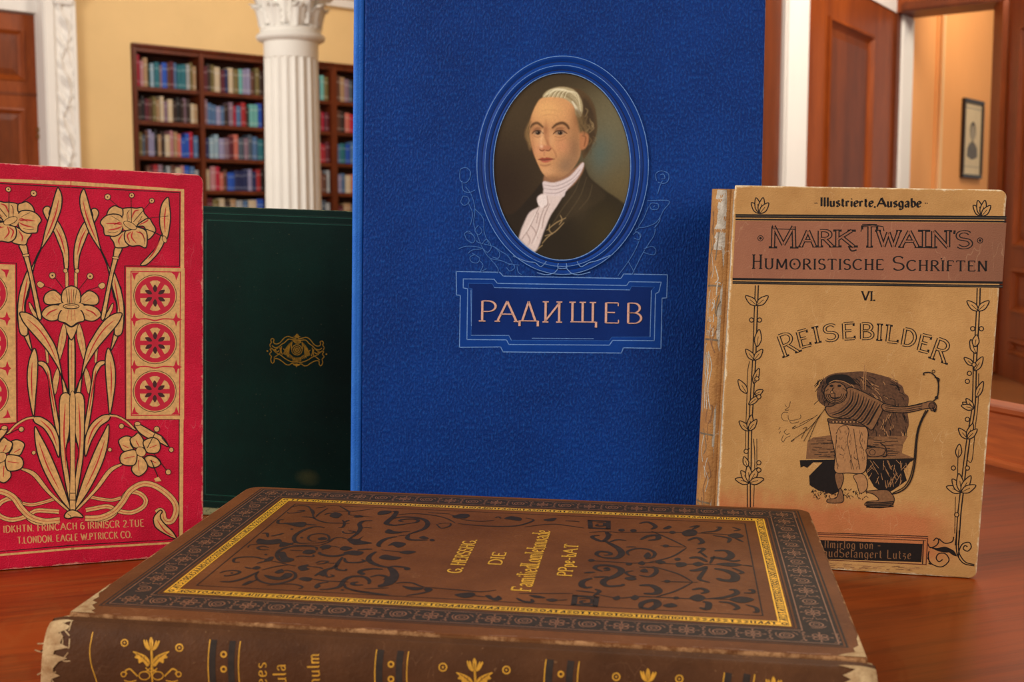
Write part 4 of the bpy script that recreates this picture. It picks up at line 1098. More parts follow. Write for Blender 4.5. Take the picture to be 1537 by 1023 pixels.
A = GRN.art(mb); A.fr = (0, 0, 1); setppx(A, 446, 525)
for i_, (ins, m_) in enumerate(((.0035, M_GRNLINE), (.0042, M_GRNLITE), (.0075, M_GRNLINE), (.0081, M_GRNLITE))):
    s_ = GRN.sh
    A.poly([(ins + s_ * ins, ins), (GRN.w - ins + s_ * ins, ins), (GRN.w - ins + s_ * (GRN.h - ins), GRN.h - ins), (ins + s_ * (GRN.h - ins), GRN.h - ins)], .0004, m_, local=True)
A.frame(380, 480, 10.979)
A.mir = A.uv((720, 500))[0]
for p in ([(720, 285), (690, 300), (640, 290), (580, 270), (530, 285), (490, 320), (440, 375), (390, 395), (350, 385), (335, 360), (345, 325), (315, 305), (290, 330), (300, 370), (275, 410), (290, 455)],
          [(720, 325), (650, 325), (600, 315), (560, 330), (520, 370), (470, 400), (420, 440), (360, 455), (310, 420)],
          [(720, 690), (650, 690), (590, 670), (520, 630), (470, 590), (420, 560), (370, 530), (320, 480), (280, 480), (300, 520), (270, 560), (300, 600), (290, 660), (315, 710), (345, 690), (345, 645)],
          [(345, 640), (390, 635), (440, 655), (490, 690), (540, 730), (590, 740), (640, 715), (690, 735)],
          [(420, 565), (340, 620)], [(440, 450), (450, 500), (440, 560)], [(470, 430), (460, 500), (480, 570)], [(300, 460), (350, 490), (420, 450)], [(350, 490), (400, 520), (430, 500)]):
    A.line(p, 1.25, M_GILT)
for k in range(6):
    A.line([(500 + 16 * k, 560 + 8 * k), (540 + 12 * k, 470 - 4 * k), (590 + 8 * k, 400 - 6 * k), (620 + 5 * k, 370 - 3 * k)], .95, M_GILT)
    A.line([(560 + 20 * k, 610 + 8 * k), (590 + 16 * k, 560 + 12 * k), (620 + 14 * k, 590 + 10 * k)], .8, M_GILT)
A.line([(640, 360), (630, 450), (650, 540), (720, 575)], 1.3, M_GILT); A.line([(500, 470), (530, 500), (580, 480)], 1.2, M_GILT)
A.dot((235, 512), 14, M_GILT); A.fill([(690, 262), (720, 225), (720, 290), (690, 275), (660, 265)], M_GILT); A.fill([(660, 735), (720, 720), (720, 775), (700, 755)], M_GILT)
A.mir = None
for r_ in (85, 55, 28): A.ring((722, 492), r_, 1.2, M_GILT)
A.dot((722, 492), 12, M_GILT)
for k in range(4): A.line([(650, 340 + 0 * k), (720, 335 + 18 * k), (790, 345 + 8 * k)], .8, M_GILT)
for k in range(4): A.line([(650, 670 - 18 * k), (720, 675 - 16 * k), (790, 668 - 18 * k)], .8, M_GILT)
mb.build('front_cover', GRN.root)
mb = MB(); GRN.board(mb, 0, GRN.w, 0, GRN.h, GRN.T - .003, .003, M_GREEN, r=.002); mb.build('back_cover', GRN.root)
GRN.pages(); GRN.spine([(.0005, .0005), (-.003, .002), (-.005, .006), (-.0055, .010), (-.005, .014), (-.003, .018), (.0005, .0195)], M_GREEN, .001, GRN.h - .001)

# ======================================================== blue book
BLU = Book('old_book', 'large tall blue cloth book with an oval portrait, standing in the middle', -.0886, .6379, -1.86, 3.15, .35, .2190, .2902, .0044, .024)
M_BLUE = m_cover('royal_blue_book_cloth', (8, 58, 140), (3, 38, 104), (96, 150, 215), BLU.w, BLU.h, BLU.sh, edge=.0002, edge_var=.0008, weave=1000, wbump=.9, rough=.5, blot=14, fleck=.30, grain=.42, grain_col=(28, 96, 182), diag=True)
M_BLUESP = m_cover('blue_spine_cloth_lit', (54, 122, 212), (30, 92, 188), (140, 180, 225), BLU.w, BLU.h, BLU.sh, edge=-1, edge_var=0, weave=1300, wbump=.6, rough=.5, fleck=.3)  # rubbed cloth; light from the left is also put into its paler colour
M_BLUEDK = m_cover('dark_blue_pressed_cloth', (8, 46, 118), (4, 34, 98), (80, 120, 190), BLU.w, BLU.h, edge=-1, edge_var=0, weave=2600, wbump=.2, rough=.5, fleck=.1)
M_BLUERIM = m_cover('blue_moulded_cloth', (12, 66, 152), (6, 48, 124), (96, 150, 215), BLU.w, BLU.h, edge=-1, edge_var=0, weave=2400, wbump=.2, rough=.42)
M_PALE = m_flat('pale_blue_embossed_line', (112, 152, 210), .45, var=.25, scale=500)
M_MIDL = m_flat('rubbed_blue_embossed_line', (44, 98, 178), .45, var=.25, scale=500)
M_COPPER = m_flat('copper_pink_lettering', (222, 172, 152), .42, var=.16, scale=900, metal=.1)
M_SHADOWINK = m_flat('deep_blue_edge_and_groove_shade', (4, 18, 58), .5, var=.1)
J0 = .0066
mb = MB(); BLU.board(mb, J0, BLU.w, 0, BLU.h, 0, .003, M_BLUE, r=.0016, e=.0008)
A = BLU.art(mb); A.fr = (0, 0, 1); setppx(A, 843, 300)
# plaque
A.frame(660, 380, 4.045)
PQ1 = [(100, 110), (365, 115), (385, 138), (1100, 152), (1117, 125), (1383, 130), (1378, 270), (1350, 272), (1343, 577), (1115, 573), (1103, 605), (385, 598), (370, 568), (120, 570), (125, 255), (102, 252)]
PQ2 = [(143, 155), (330, 157), (350, 182), (1135, 195), (1150, 172), (1345, 175), (1330, 235), (1310, 245), (1303, 530), (1050, 528), (1030, 557), (420, 553), (405, 525), (165, 523), (170, 215), (143, 210)]
PQ3 = [(175, 182), (320, 184), (332, 208), (1155, 222), (1165, 200), (1305, 205), (1285, 225), (1277, 507), (1045, 508), (1030, 530), (435, 527), (420, 498), (190, 497), (197, 215), (175, 210)]
A.fill(PQ1, M_BLUERIM, smooth=False)
A.fill(PQ3, M_BLUEDK, smooth=False)
A.poly(PQ1, 1.1, M_PALE); A.poly(PQ2, 1.1, M_PALE)
A.poly(PQ3, .6, M_MIDL)
A.line([(330, 208), (1155, 222)], .8, M_PALE, smooth=False); A.line([(190, 220), (192, 440)], .8, M_PALE, smooth=False); A.line([(1285, 225), (1277, 507)], 1.0, M_PALE, smooth=False)
A.line([(190, 497), (420, 498), (435, 527)], .8, M_PALE, smooth=False); A.line([(560, 515), (935, 518)], .7, M_PALE, smooth=False)
# title
base = lambda x: 410 + (x - 245) * (425 - 410) / (1222 - 245)
TI = [('\u0420', 245, 338), ('\u0410', 350, 466), ('\u0414', 482, 598), ('\u0418', 628, 738), ('\u0429', 790, 952), ('\u0415', 997, 1085), ('\u0412', 1132, 1222)]
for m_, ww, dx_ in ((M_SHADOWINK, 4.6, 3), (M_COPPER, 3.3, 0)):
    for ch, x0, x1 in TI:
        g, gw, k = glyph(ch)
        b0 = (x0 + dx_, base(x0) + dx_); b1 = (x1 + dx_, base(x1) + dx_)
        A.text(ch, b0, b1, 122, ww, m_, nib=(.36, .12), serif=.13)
# embossed floral ornament, left
A.frame(660, 60, 2.842)
def emb(pts, w=.9, m=None): A.line(pts, w, m or M_PALE, n=5)
M_EMB = m_flat('faint_blue_embossed_line', (74, 122, 190), .45, var=.3, scale=500)
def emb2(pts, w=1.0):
    emb([(x + 2.8, y + 2.8) for x, y in pts], w * 1.2, M_BLUEDK); emb(pts, w * .8, M_EMB)  # offset dark copy paints the shaded side of each embossed line
LF = [[(110, 625), (135, 660), (150, 720), (145, 780), (160, 830), (190, 900), (240, 960)], [(85, 575), (90, 550), (115, 545), (132, 565), (125, 595), (105, 610), (88, 598), (85, 575)],
      [(95, 600), (100, 640), (125, 650), (150, 640)], [(100, 665), (120, 670), (125, 690), (105, 705), (90, 690), (100, 665)], [(120, 690), (140, 740), (130, 790)],
      [(150, 720), (185, 760), (190, 820), (210, 870)], [(110, 820), (140, 830), (160, 860), (190, 870), (230, 880), (260, 900)], [(105, 825), (115, 850), (140, 865), (150, 845), (125, 815), (105, 825)],
      [(80, 890), (110, 880), (150, 880), (180, 890), (140, 895), (120, 910)], [(140, 910), (170, 930), (160, 950), (135, 945), (130, 925), (150, 915)], [(190, 900), (215, 930), (260, 940), (300, 955), (340, 960)],
      [(180, 870), (200, 850), (220, 880), (205, 905), (185, 890)], [(230, 880), (255, 905), (250, 930), (225, 925)], [(170, 940), (185, 960), (175, 985), (200, 975)],
      [(285, 970), (300, 985), (320, 970), (310, 955), (290, 960)], [(240, 960), (250, 980), (245, 995)], [(330, 965), (335, 990), (350, 1000)], [(260, 900), (290, 920), (310, 950)], [(165, 790), (150, 810), (165, 830), (180, 815), (170, 795)]]
for p in LF: emb2(p, .95)
RG = [[(930, 655), (940, 620), (950, 600)], [(925, 600), (922, 570), (945, 558), (975, 570), (975, 598), (955, 612), (930, 605)], [(940, 575), (955, 572), (960, 590), (945, 592)],
      [(885, 685), (978, 686), (955, 725), (920, 780), (850, 800), (870, 760), (890, 710)], [(895, 705), (905, 722), (930, 720), (932, 700), (905, 695), (895, 705)], [(912, 712), (918, 706)],
      [(920, 790), (915, 830), (890, 870), (860, 920), (820, 1000)], [(850, 800), (835, 815), (855, 840), (820, 920), (760, 1005)], [(825, 830), (840, 818), (858, 830), (850, 850), (830, 845)],
      [(915, 800), (925, 790), (938, 770), (940, 755)], [(870, 890), (905, 880), (922, 895), (915, 915), (890, 912), (870, 905)], [(805, 945), (830, 990)]]
for p in RG: emb2(p, 1.0)
# raised oval mouldings
def oval_ring(px, py, rx, ry, n=128):
    A.fr = (0, 0, 1)
    return [A.uv((px + rx * math.cos(2 * math.pi * i / n), py + ry * math.sin(2 * math.pi * i / n))) for i in range(n)]
OC = (844.5, 248.5)
prof = [(131, 166, 0), (130, 165, .0007), (127, 162, .0010), (124, 159, .0008), (122, 157, .0003), (120, 155, .0003), (117.5, 152, .0011), (113, 147.5, .0012), (111, 145.5, .0004), (109, 143.5, .0004), (107, 142, .0010), (104, 140.6, .0010), (102.2, 140, .0002)]
V = []; n_ = 128
for rx, ry, hh in prof: V += [A.emb(u, v, hh + 4e-5) for u, v in oval_ring(843.5 + (rx - 102) * .04, 250 - (ry - 140) * .08, rx, ry)]
F = [(k * n_ + i, k * n_ + (i + 1) % n_, (k + 1) * n_ + (i + 1) % n_, (k + 1) * n_ + i) for k in range(len(prof) - 1) for i in range(n_)]
A.fr = (0, 0, 1)
for rx, ry, w_, m_, lf in ((128.5, 163.5, .9, M_PALE, .00105), (121, 156, .8, M_SHADOWINK, .00036), (116, 150.5, .8, M_PALE, .00118), (109.5, 144.4, 1.2, M_SHADOWINK, .00046), (103, 140.3, 1.1, M_PALE, .00105)):  # dark rings put shade into the moulding's grooves
    A.lift = lf; A.grid = {}
    A.line([(843.5 + (rx - 102) * .04 + rx * math.cos(D(q)), 250 - (ry - 140) * .08 + ry * math.sin(D(q))) for q in range(0, 360, 5)], w_, m_, True, True, n=2)
A.lift = .00125; A.grid = {}
for p in ([(820, 392), (812, 400), (803, 394), (790, 392), (770, 384)], [(866, 392), (872, 400), (884, 394), (896, 391), (916, 383)], [(838, 402), (832, 409), (820, 412), (806, 409)], [(850, 402), (858, 410), (870, 412), (886, 408)], [(838, 395), (838, 402), (850, 402), (850, 395)]):
    A.line(p, 1.0, M_PALE)
cov = mb.build('front_cover', BLU.root)
mr = MB(); mr.add(V, F, M_BLUERIM, True); mr.build('oval_moulding', cov)

# the printed portrait: painted tones laid down brush by brush, carried as point colours of the oval print
def paint_portrait():
    W, H = 214, 300; ss = 2                        # working picture: one unit = one pixel of the photograph, drawn double
    x0, y0 = 738, 102
    w, h = W * ss, H * ss
    yy, xx = np.mgrid[0:h, 0:w]; xx = xx + .5; yy = yy + .5
    def T(p): return ((750 + p[0] / 3.526 - x0) * ss, (110 + p[1] / 3.526 - y0) * ss)
    def lin3(c): return np.array(lin(c)[:3])
    rng = np.random.default_rng(3)
    def blur(m, r):
        if r <= 0: return m
        k = int(max(1, round(r * 2))); g = np.exp(-np.arange(-k, k + 1) ** 2 / (2 * r * r)); g /= g.sum()
        p = np.pad(m, k, mode='edge')
        p = sum(g[i] * p[i:i + m.shape[0], :] for i in range(2 * k + 1))
        return sum(g[i] * p[:, i:i + m.shape[1]] for i in range(2 * k + 1))
    img = np.zeros((h, w, 3))
    def poly(pts, c, b=1.2, a=1.0, sm=True):
        P = catmull([T(p) for p in pts], 6, True) if sm else [np.array(T(p)) for p in pts]
        m = np.zeros((h, w), bool); n = len(P)
        for i in range(n):
            ax_, ay = P[i]; bx, by = P[(i + 1) % n]
            if abs(by - ay) < 1e-9: continue
            c_ = ((ay > yy) != (by > yy)) & (xx < (bx - ax_) * (yy - ay) / (by - ay) + ax_)
            m ^= c_
        m = blur(m.astype(float), b) * a
        img[:] = img * (1 - m[..., None]) + lin3(c) * m[..., None]
    def stroke(pts, c, wd, b=.8, a=1.0):
        P = catmull([T(p) for p in pts], 8); d = np.full((h, w), 1e9)
        wd = wd / 3.526 * ss / 2
        for i in range(len(P) - 1):
            p, q = P[i], P[i + 1]; v = q - p; L = v @ v + 1e-9
            t = np.clip(((xx - p[0]) * v[0] + (yy - p[1]) * v[1]) / L, 0, 1)
            tt = (i + .5) / len(P); ww = wd * (.55 + .45 * math.sin(math.pi * tt))
            d = np.minimum(d, np.hypot(xx - p[0] - t * v[0], yy - p[1] - t * v[1]) - ww)
        m = np.clip(.5 - d / (2 * b), 0, 1) * a
        img[:] = img * (1 - m[..., None]) + lin3(c) * m[..., None]
    def glow(p, r, c, a, ry=None):
        x_, y_ = T(p); r = r / 3.526 * ss; ry = (ry / 3.526 * ss) if ry else r
        m = np.exp(-(((xx - x_) / r) ** 2 + ((yy - y_) / ry) ** 2)) * a
        img[:] = img * (1 - m[..., None]) + lin3(c) * m[..., None]
    img[:] = lin3((70, 56, 36))
    glow((0, 600), 260, (44, 30, 22), .9, 420); glow((90, 200), 160, (74, 60, 40), .7, 200)
    glow((600, 300), 190, (112, 104, 76), .95, 330); glow((580, 420), 90, (92, 98, 84), .6, 150); glow((530, 430), 50, (74, 100, 98), .5, 100); glow((640, 600), 110, (104, 90, 58), .8, 130)
    glow((330, 20), 300, (66, 54, 36), .8, 70)
    # hair behind, ear side
    poly([(300, 80), (400, 80), (455, 105), (500, 170), (515, 250), (515, 310), (490, 380), (462, 430), (440, 445), (420, 330), (400, 220)], (86, 66, 42), 2)
    poly([(440, 130), (490, 190), (505, 290), (480, 380), (455, 425), (450, 300)], (62, 48, 32), 4, .8)
    poly([(165, 240), (140, 290), (132, 330), (148, 370), (162, 410), (175, 330), (178, 260)], (120, 92, 58), 2.5)
    # coat
    poly([(230, 575), (170, 640), (80, 735), (-20, 780), (-20, 1023), (140, 1000), (120, 880), (150, 770), (205, 690)], (42, 33, 24), 2)
    poly([(440, 485), (480, 555), (560, 620), (640, 675), (720, 760), (760, 1023), (170, 1023), (190, 930), (240, 810), (300, 710), (345, 630), (400, 560)], (42, 34, 23), 2)
    poly([(440, 490), (470, 545), (560, 640), (500, 700), (380, 760), (270, 850), (330, 680), (390, 580)], (58, 47, 32), 5, .8)
    glow((560, 830), 120, (62, 52, 28), .8, 160); glow((420, 700), 60, (70, 58, 40), .6, 90)
    for p in ([(435, 520), (400, 620), (330, 720), (260, 830)], [(460, 550), (430, 640), (380, 720), (320, 800)], [(490, 590), (470, 660), (420, 720)]): stroke(p, (88, 74, 52), 6, 1.5, .55)
    for p in ([(250, 830), (300, 790), (350, 765)], [(240, 860), (290, 840), (340, 790)], [(225, 900), (250, 870), (275, 850)], [(320, 750), (330, 775), (315, 800)], [(200, 930), (225, 910)], [(265, 800), (262, 830), (280, 850)]): stroke(p, (158, 132, 92), 6, 1.0, .75)
    # neck and cravat
    poly([(238, 540), (300, 560), (400, 500), (440, 470), (440, 520), (380, 600), (300, 640), (240, 620)], (150, 108, 78), 2)
    poly([(232, 572), (290, 578), (370, 545), (436, 474), (442, 496), (408, 560), (352, 622), (332, 655), (240, 655), (232, 610)], (218, 202, 200), 1.5)
    for p in ([(236, 590), (300, 596), (380, 560), (425, 510)], [(236, 610), (300, 614), (370, 585), (420, 540)], [(238, 632), (300, 634), (350, 612)]): stroke(p, (168, 148, 148), 5, 1.2, .8)
    poly([(200, 655), (225, 638), (255, 645), (300, 650), (332, 648), (310, 690), (265, 760), (232, 840), (185, 945), (105, 900), (108, 850), (130, 790), (160, 735), (212, 702), (200, 680)], (218, 200, 194), 1.5)
    poly([(205, 655), (228, 642), (252, 650), (250, 690), (222, 712), (203, 690)], (232, 218, 214), 1.2)
    for p in ([(212, 702), (180, 770), (150, 830), (115, 880)], [(240, 700), (215, 770), (200, 830), (170, 900)], [(265, 690), (235, 760), (225, 820)], [(250, 650), (255, 690), (240, 710)], [(160, 800), (185, 830), (200, 870)], [(140, 840), (160, 880), (150, 910)], [(205, 740), (195, 790)]): stroke(p, (160, 136, 130), 6, 1.2, .8)
    for p in ([(190, 740), (160, 800), (130, 850)], [(225, 780), (200, 850), (180, 905)]): stroke(p, (240, 228, 222), 6, 1.2, .7)
    # face
    face = [(196, 160), (228, 128), (300, 120), (370, 138), (402, 190), (420, 270), (432, 340), (430, 420), (412, 470), (370, 525), (310, 560), (262, 560), (224, 524), (190, 455), (168, 385), (157, 310), (164, 235)]
    before = img.copy()
    poly(face, (206, 150, 100), 1.6)
    glow((250, 190), 80, (228, 176, 114), .9, 60); glow((235, 350), 50, (224, 172, 124), .7, 60); glow((205, 410), 40, (212, 146, 108), .6, 40)
    glow((250, 520), 44, (214, 162, 116), .7, 32)
    glow((395, 400), 48, (140, 104, 74), .9, 110); glow((350, 490), 60, (138, 108, 82), .85, 60); glow((412, 240), 34, (146, 100, 64), .85, 90); glow((330, 385), 40, (204, 136, 100), .5, 40)
    glow((285, 556), 80, (128, 92, 66), .7, 20); glow((172, 420), 14, (170, 116, 80), .7, 80); glow((168, 280), 12, (176, 122, 80), .6, 60)
    glow((198, 296), 38, (150, 100, 68), .75, 22); glow((318, 296), 44, (150, 100, 68), .75, 22); glow((246, 300), 12, (160, 106, 70), .75, 36); glow((256, 350), 10, (176, 116, 78), .6, 50)
    msk = np.zeros((h, w), bool); P = catmull([T(p) for p in face], 6, True)
    for i in range(len(P)):
        ax_, ay = P[i]; bx, by = P[(i + 1) % len(P)]
        if abs(by - ay) > 1e-9: msk ^= ((ay > yy) != (by > yy)) & (xx < (bx - ax_) * (yy - ay) / (by - ay) + ax_)
    mk = blur(msk.astype(float), 1.6)[..., None]; img[:] = before * (1 - mk) + img * mk
    poly([(425, 318), (448, 305), (470, 330), (466, 375), (445, 402), (425, 395)], (178, 118, 78), 2); stroke([(438, 330), (455, 340), (448, 385)], (124, 76, 48), 8, 1.8, .8)
    # brows, eyes
    stroke([(164, 284), (180, 268), (202, 264), (228, 284)], (78, 52, 32), 15, 2.2, .9); stroke([(280, 288), (302, 270), (332, 263), (354, 274), (366, 292)], (70, 46, 28), 16, 2.2, .9)
    poly([(178, 317), (190, 304), (212, 304), (226, 317), (206, 325), (188, 324)], (164, 128, 98), 1.2); poly([(292, 319), (306, 305), (332, 304), (348, 316), (328, 326), (306, 326)], (164, 128, 98), 1.2)
    for x_, y_ in ((203, 315), (320, 316)):
        poly([(x_ - 14, y_), (x_, y_ - 11), (x_ + 14, y_), (x_, y_ + 11)], (38, 24, 16), 1.0); glow((x_ - 5, y_ - 3), 2.2, (200, 176, 150), .8)
    stroke([(172, 318), (188, 305), (212, 304), (231, 318)], (58, 34, 22), 8, 1.2, .9); stroke([(284, 320), (302, 306), (332, 304), (356, 318)], (58, 34, 22), 8, 1.2, .9)
    stroke([(178, 306), (194, 292), (214, 291)], (128, 82, 54), 6, 1.6, .7); stroke([(292, 306), (310, 291), (338, 291)], (128, 82, 54), 6, 1.6, .7)
    stroke([(182, 332), (204, 338), (226, 328)], (140, 90, 62), 6, 2, .6); stroke([(294, 334), (320, 340), (348, 328)], (140, 90, 62), 6, 2, .6); stroke([(300, 356), (325, 354), (350, 342)], (166, 112, 80), 7, 2.5, .5)
    # nose, mouth
    stroke([(238, 290), (242, 335), (256, 375), (272, 396)], (150, 96, 64), 12, 3.5, .6); stroke([(226, 300), (220, 350), (216, 378)], (238, 190, 142), 9, 3, .6)
    poly([(208, 394), (215, 380), (240, 382), (266, 386), (273, 402), (250, 410), (225, 409)], (188, 120, 86), 2, .9); stroke([(210, 403), (224, 410), (236, 405)], (98, 52, 36), 6, 1.2, .9); stroke([(244, 408), (260, 409), (271, 398)], (104, 58, 40), 7, 1.4, .85)
    glow((221, 387), 9, (244, 200, 160), .8); stroke([(278, 396), (294, 422), (300, 444)], (158, 102, 72), 7, 2.5, .6)
    stroke([(236, 416), (236, 434)], (164, 106, 78), 9, 2.5, .5)
    poly([(206, 456), (224, 446), (238, 448), (252, 445), (288, 453), (262, 458), (236, 458)], (150, 70, 54), 1.2); poly([(214, 458), (238, 459), (278, 456), (260, 469), (238, 473), (222, 467)], (180, 96, 76), 1.6)
    stroke([(203, 456), (236, 459), (292, 453)], (88, 40, 32), 5, 1.0, .9); stroke([(216, 484), (240, 489), (268, 482)], (146, 98, 70), 10, 2.5, .6)
    for p in ([(222, 200), (260, 192), (310, 200)], [(225, 225), (262, 218), (305, 226)], [(246, 245), (248, 275)]): stroke(p, (180, 124, 80), 5, 2, .4)
    # powdered hair
    poly([(228, 128), (242, 100), (280, 80), (330, 72), (385, 84), (420, 118), (438, 165), (436, 215), (420, 236), (402, 215), (394, 178), (362, 145), (320, 128), (270, 124)], (176, 160, 122), 1.4)
    for i in range(16):
        t = i / 15
        stroke([(234 + 110 * t, 124 + 6 * t), (270 + 90 * t, 90 + 10 * t), (340 + 70 * t, 90 + 20 * t + 14 * (i % 3)), (400 + 28 * t, 150 + 50 * t)], [(224, 212, 176), (196, 182, 142), (134, 116, 82)][i % 3], 6, .9, .7)
    stroke([(385, 150), (408, 190), (428, 225)], (232, 224, 196), 12, 1.5, .7); stroke([(250, 112), (300, 86), (350, 88)], (232, 222, 186), 10, 1.5, .7)
    poly([(400, 190), (425, 200), (450, 240), (470, 300), (462, 320), (440, 306), (424, 316), (412, 262)], (112, 90, 58), 3, .85)
    rg = np.random.default_rng(8)
    for i in range(34):
        x_, y_ = rg.uniform(412, 500), rg.uniform(170, 400)
        if x_ < 470 and y_ > 310: continue
        stroke([(x_, y_), (x_ + rg.uniform(2, 14), y_ + rg.uniform(10, 22)), (x_ + rg.uniform(-10, 14), y_ + rg.uniform(26, 46))], [(122, 98, 64), (58, 44, 30), (148, 124, 86), (84, 66, 42)][i % 4], 7, 1.8, .5)
    for i in range(5): stroke([(165 + i * 2, 245 + 8 * i), (146 + 2 * i, 300 + 10 * i), (150 + 4 * i, 360 + 8 * i)], [(150, 120, 78), (94, 70, 44)][i % 2], 5, 1, .6)
    nz = blur(rng.normal(0, 1, (h, w)), .9); nz /= nz.std()
    img[:] = np.clip(img * 1.14 * (1 + .035 * nz[..., None]), 0, 1)
    return img, x0, y0, ss
IMG, ix0, iy0, iss = paint_portrait()
me_v = []; me_c = []; NR, NS = 110, 420
A.fr = (0, 0, 1)
O_ = np.array(BLU.root.matrix_world.translation)
for k in range(NR + 1):
    for i in range(NS if k else 1):
        t = 2 * math.pi * i / NS
        px = 843 + 102.4 * k / NR * math.cos(t); py = 250.3 + 140.6 * k / NR * math.sin(t)
        u, v = A.uv((px, py)); me_v.append((u, -.00028, v))
        X_ = min(max((px - ix0) * iss - .5, 0), IMG.shape[1] - 1.001); Y_ = min(max((py - iy0) * iss - .5, 0), IMG.shape[0] - 1.001)
        xi, yi = int(X_), int(Y_); fx, fy = X_ - xi, Y_ - yi
        c = (IMG[yi, xi] * (1 - fx) + IMG[yi, xi + 1] * fx) * (1 - fy) + (IMG[yi + 1, xi] * (1 - fx) + IMG[yi + 1, xi + 1] * fx) * fy
        me_c.append((*c, 1.0))
me_f = [(0, 1 + (i + 1) % NS, 1 + i) for i in range(NS)]
for k in range(1, NR):
    o0, o1 = 1 + (k - 1) * NS, 1 + k * NS
    me_f += [(o0 + i, o0 + (i + 1) % NS, o1 + (i + 1) % NS, o1 + i) for i in range(NS)]
mp = MB(); mp.add(me_v, me_f, m_painted('portrait_print_colours'))
po = mp.build('portrait_print', cov); po['label'] = 'oval printed portrait of a gentleman in a dark coat'
ca = po.data.color_attributes.new('Col', 'FLOAT_COLOR', 'POINT')
ca.data.foreach_set('color', np.array(me_c, np.float32).ravel())
mb = MB(); BLU.board(mb, J0, BLU.w, 0, BLU.h, BLU.T - .003, .003, M_BLUE, r=.0016); mb.build('back_cover', BLU.root)
BLU.pages(x0=.006)
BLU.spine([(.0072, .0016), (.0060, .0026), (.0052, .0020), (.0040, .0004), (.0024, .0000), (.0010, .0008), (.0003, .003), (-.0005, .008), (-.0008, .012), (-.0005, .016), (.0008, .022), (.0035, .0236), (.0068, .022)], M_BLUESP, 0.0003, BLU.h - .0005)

# ======================================================== tan book
TAN = Book('old_book', 'worn tan illustrated book with black lettering and torn spine, standing at right', .1031, .5955, -13.29, -.69, 1.42, .1250, .1867, .0115, .032)
def tan_extra(t, col, v, X, Z, n3):
    # printed salmon ground towards the foot of the cover
    f = t.ramp(t.math('ADD', Z, t.math('MULTIPLY', t.math('SUBTRACT', n3, .5), .022)), .0375, .0265)
    g = t.math('MULTIPLY', f, t.ramp(Z, .004, .010))
    g = t.math('MULTIPLY', g, t.ramp(X, .118, .100))
    col = t.mix(t.math('MULTIPLY', g, .75), col, lin((184, 100, 62)))
    st = t.ramp(t.noise(v, 30, 5, .7), .52, .74)
    return t.mix(t.math('MULTIPLY', st, .45), col, lin((148, 98, 52)))
M_TAN = m_cover('tan_paper_boards', (204, 156, 98), (176, 130, 76), (226, 204, 168), TAN.w, TAN.h, TAN.sh, bot=TAN.bot, edge=.0003, edge_var=.0016, weave=1500, wbump=.35, rough=.6, blot=22, fleck=.12, extra=tan_extra, scratch=.4, scratch_col=(226, 190, 140))
def band_extra(t, col, v, X, Z, n3):
    return t.mix(t.math('MULTIPLY', t.ramp(X, .085, .125), .45), col, lin((110, 78, 58)))
M_MAUVE = m_cover('mauve_brown_band', (166, 112, 84), (148, 96, 74), (200, 160, 130), 1, 1, edge=-1, edge_var=0, weave=1500, wbump=.3, blot=30, fleck=.1, extra=band_extra, scratch=.4, scratch_col=(206, 168, 130))
M_BLK = m_flat('worn_black_ink', (28, 22, 20), .5, var=.2, scale=700)
M_WASH = m_flat('brown_black_wash', (92, 62, 42), .6, var=.45, scale=900)
M_WASH2 = m_flat('mid_brown_wash', (128, 88, 56), .6, var=.25, scale=900)
M_ROBE = m_flat('pale_brown_wash', (170, 122, 78), .6, var=.15, scale=700)
M_RUST = m_flat('rust_line_print', (96, 48, 32), .6, var=.2, scale=500)
M_TORN = m_cover('torn_paper_lining', (206, 198, 184), (156, 142, 124), (226, 220, 208), 1, 1, edge=-1, edge_var=0, weave=900, wbump=.8, rough=.8, blot=160)
M_TANSP = m_cover('tan_worn_spine', (186, 136, 78), (150, 102, 60), (214, 196, 168), 1, 1, edge=-1, edge_var=0, weave=900, wbump=.7, rough=.6, blot=60, scratch=.5, scratch_col=(226, 210, 186))
M_GREYLINE = m_flat('worn_grey_gilt', (112, 96, 76), .5, var=.3, scale=400)
mb = MB(); TAN.board(mb, 0, TAN.w, 0, TAN.h, 0, .003, M_TAN, r=.0035)
A = TAN.art(mb); A.fr = (0, 0, 1); setppx(A, 1290, 520)
K = M_BLK
A.frame(1030, 270, 3.0316)
A.fill([(224, 185), (1457, 195), (1438, 470), (211, 445)], M_MAUVE, smooth=False)
for a_, b_, w_ in (((224, 163), (1457, 172), 5.6), ((224, 179), (1457, 189), 2.6), ((211, 450), (1440, 467), 3.6), ((211, 466), (1440, 484), 4.2)):
    A.line([a_, b_], w_, K, smooth=False)
A.line([(224, 163), (1457, 172.5)], .5, M_GREYLINE, smooth=False); A.line([(211, 466), (1440, 484)], .5, M_GREYLINE, smooth=False)
A.text('Illustrierte,Ausgabe', (612, 119), (1068, 123), 40, 3.5, K, nib=(.3, .6), sp=.16)
A.text('"', (583, 118), (597, 118), 28, 1.4, K); A.text('"', (1085, 118), (1099, 118), 28, 1.4, K)
def openface(ch, a, b, cap, w=6.8, up=None):
    A.text(ch, a, b, cap, w, K, nib=(.7, .1), serif=.16, inner=M_MAUVE if up is None else M_TAN, lw=w * .44, up=up)
for ch, x0, x1, y, cap in (('M', 385, 500, 306, 96), ('A', 522, 585, 302, 72), ('R', 600, 665, 302, 72), ('K', 678, 762, 302, 72), ('T', 800, 868, 303, 96), ('W', 872, 968, 303, 72), ('A', 978, 1052, 304, 72), ('I', 1068, 1096, 305, 74),
                           ('N', 1115, 1200, 306, 74), ('S', 1232, 1296, 307, 72)):
    openface(ch, (x0, y), (x1, y + (x1 - x0) * .006), cap)
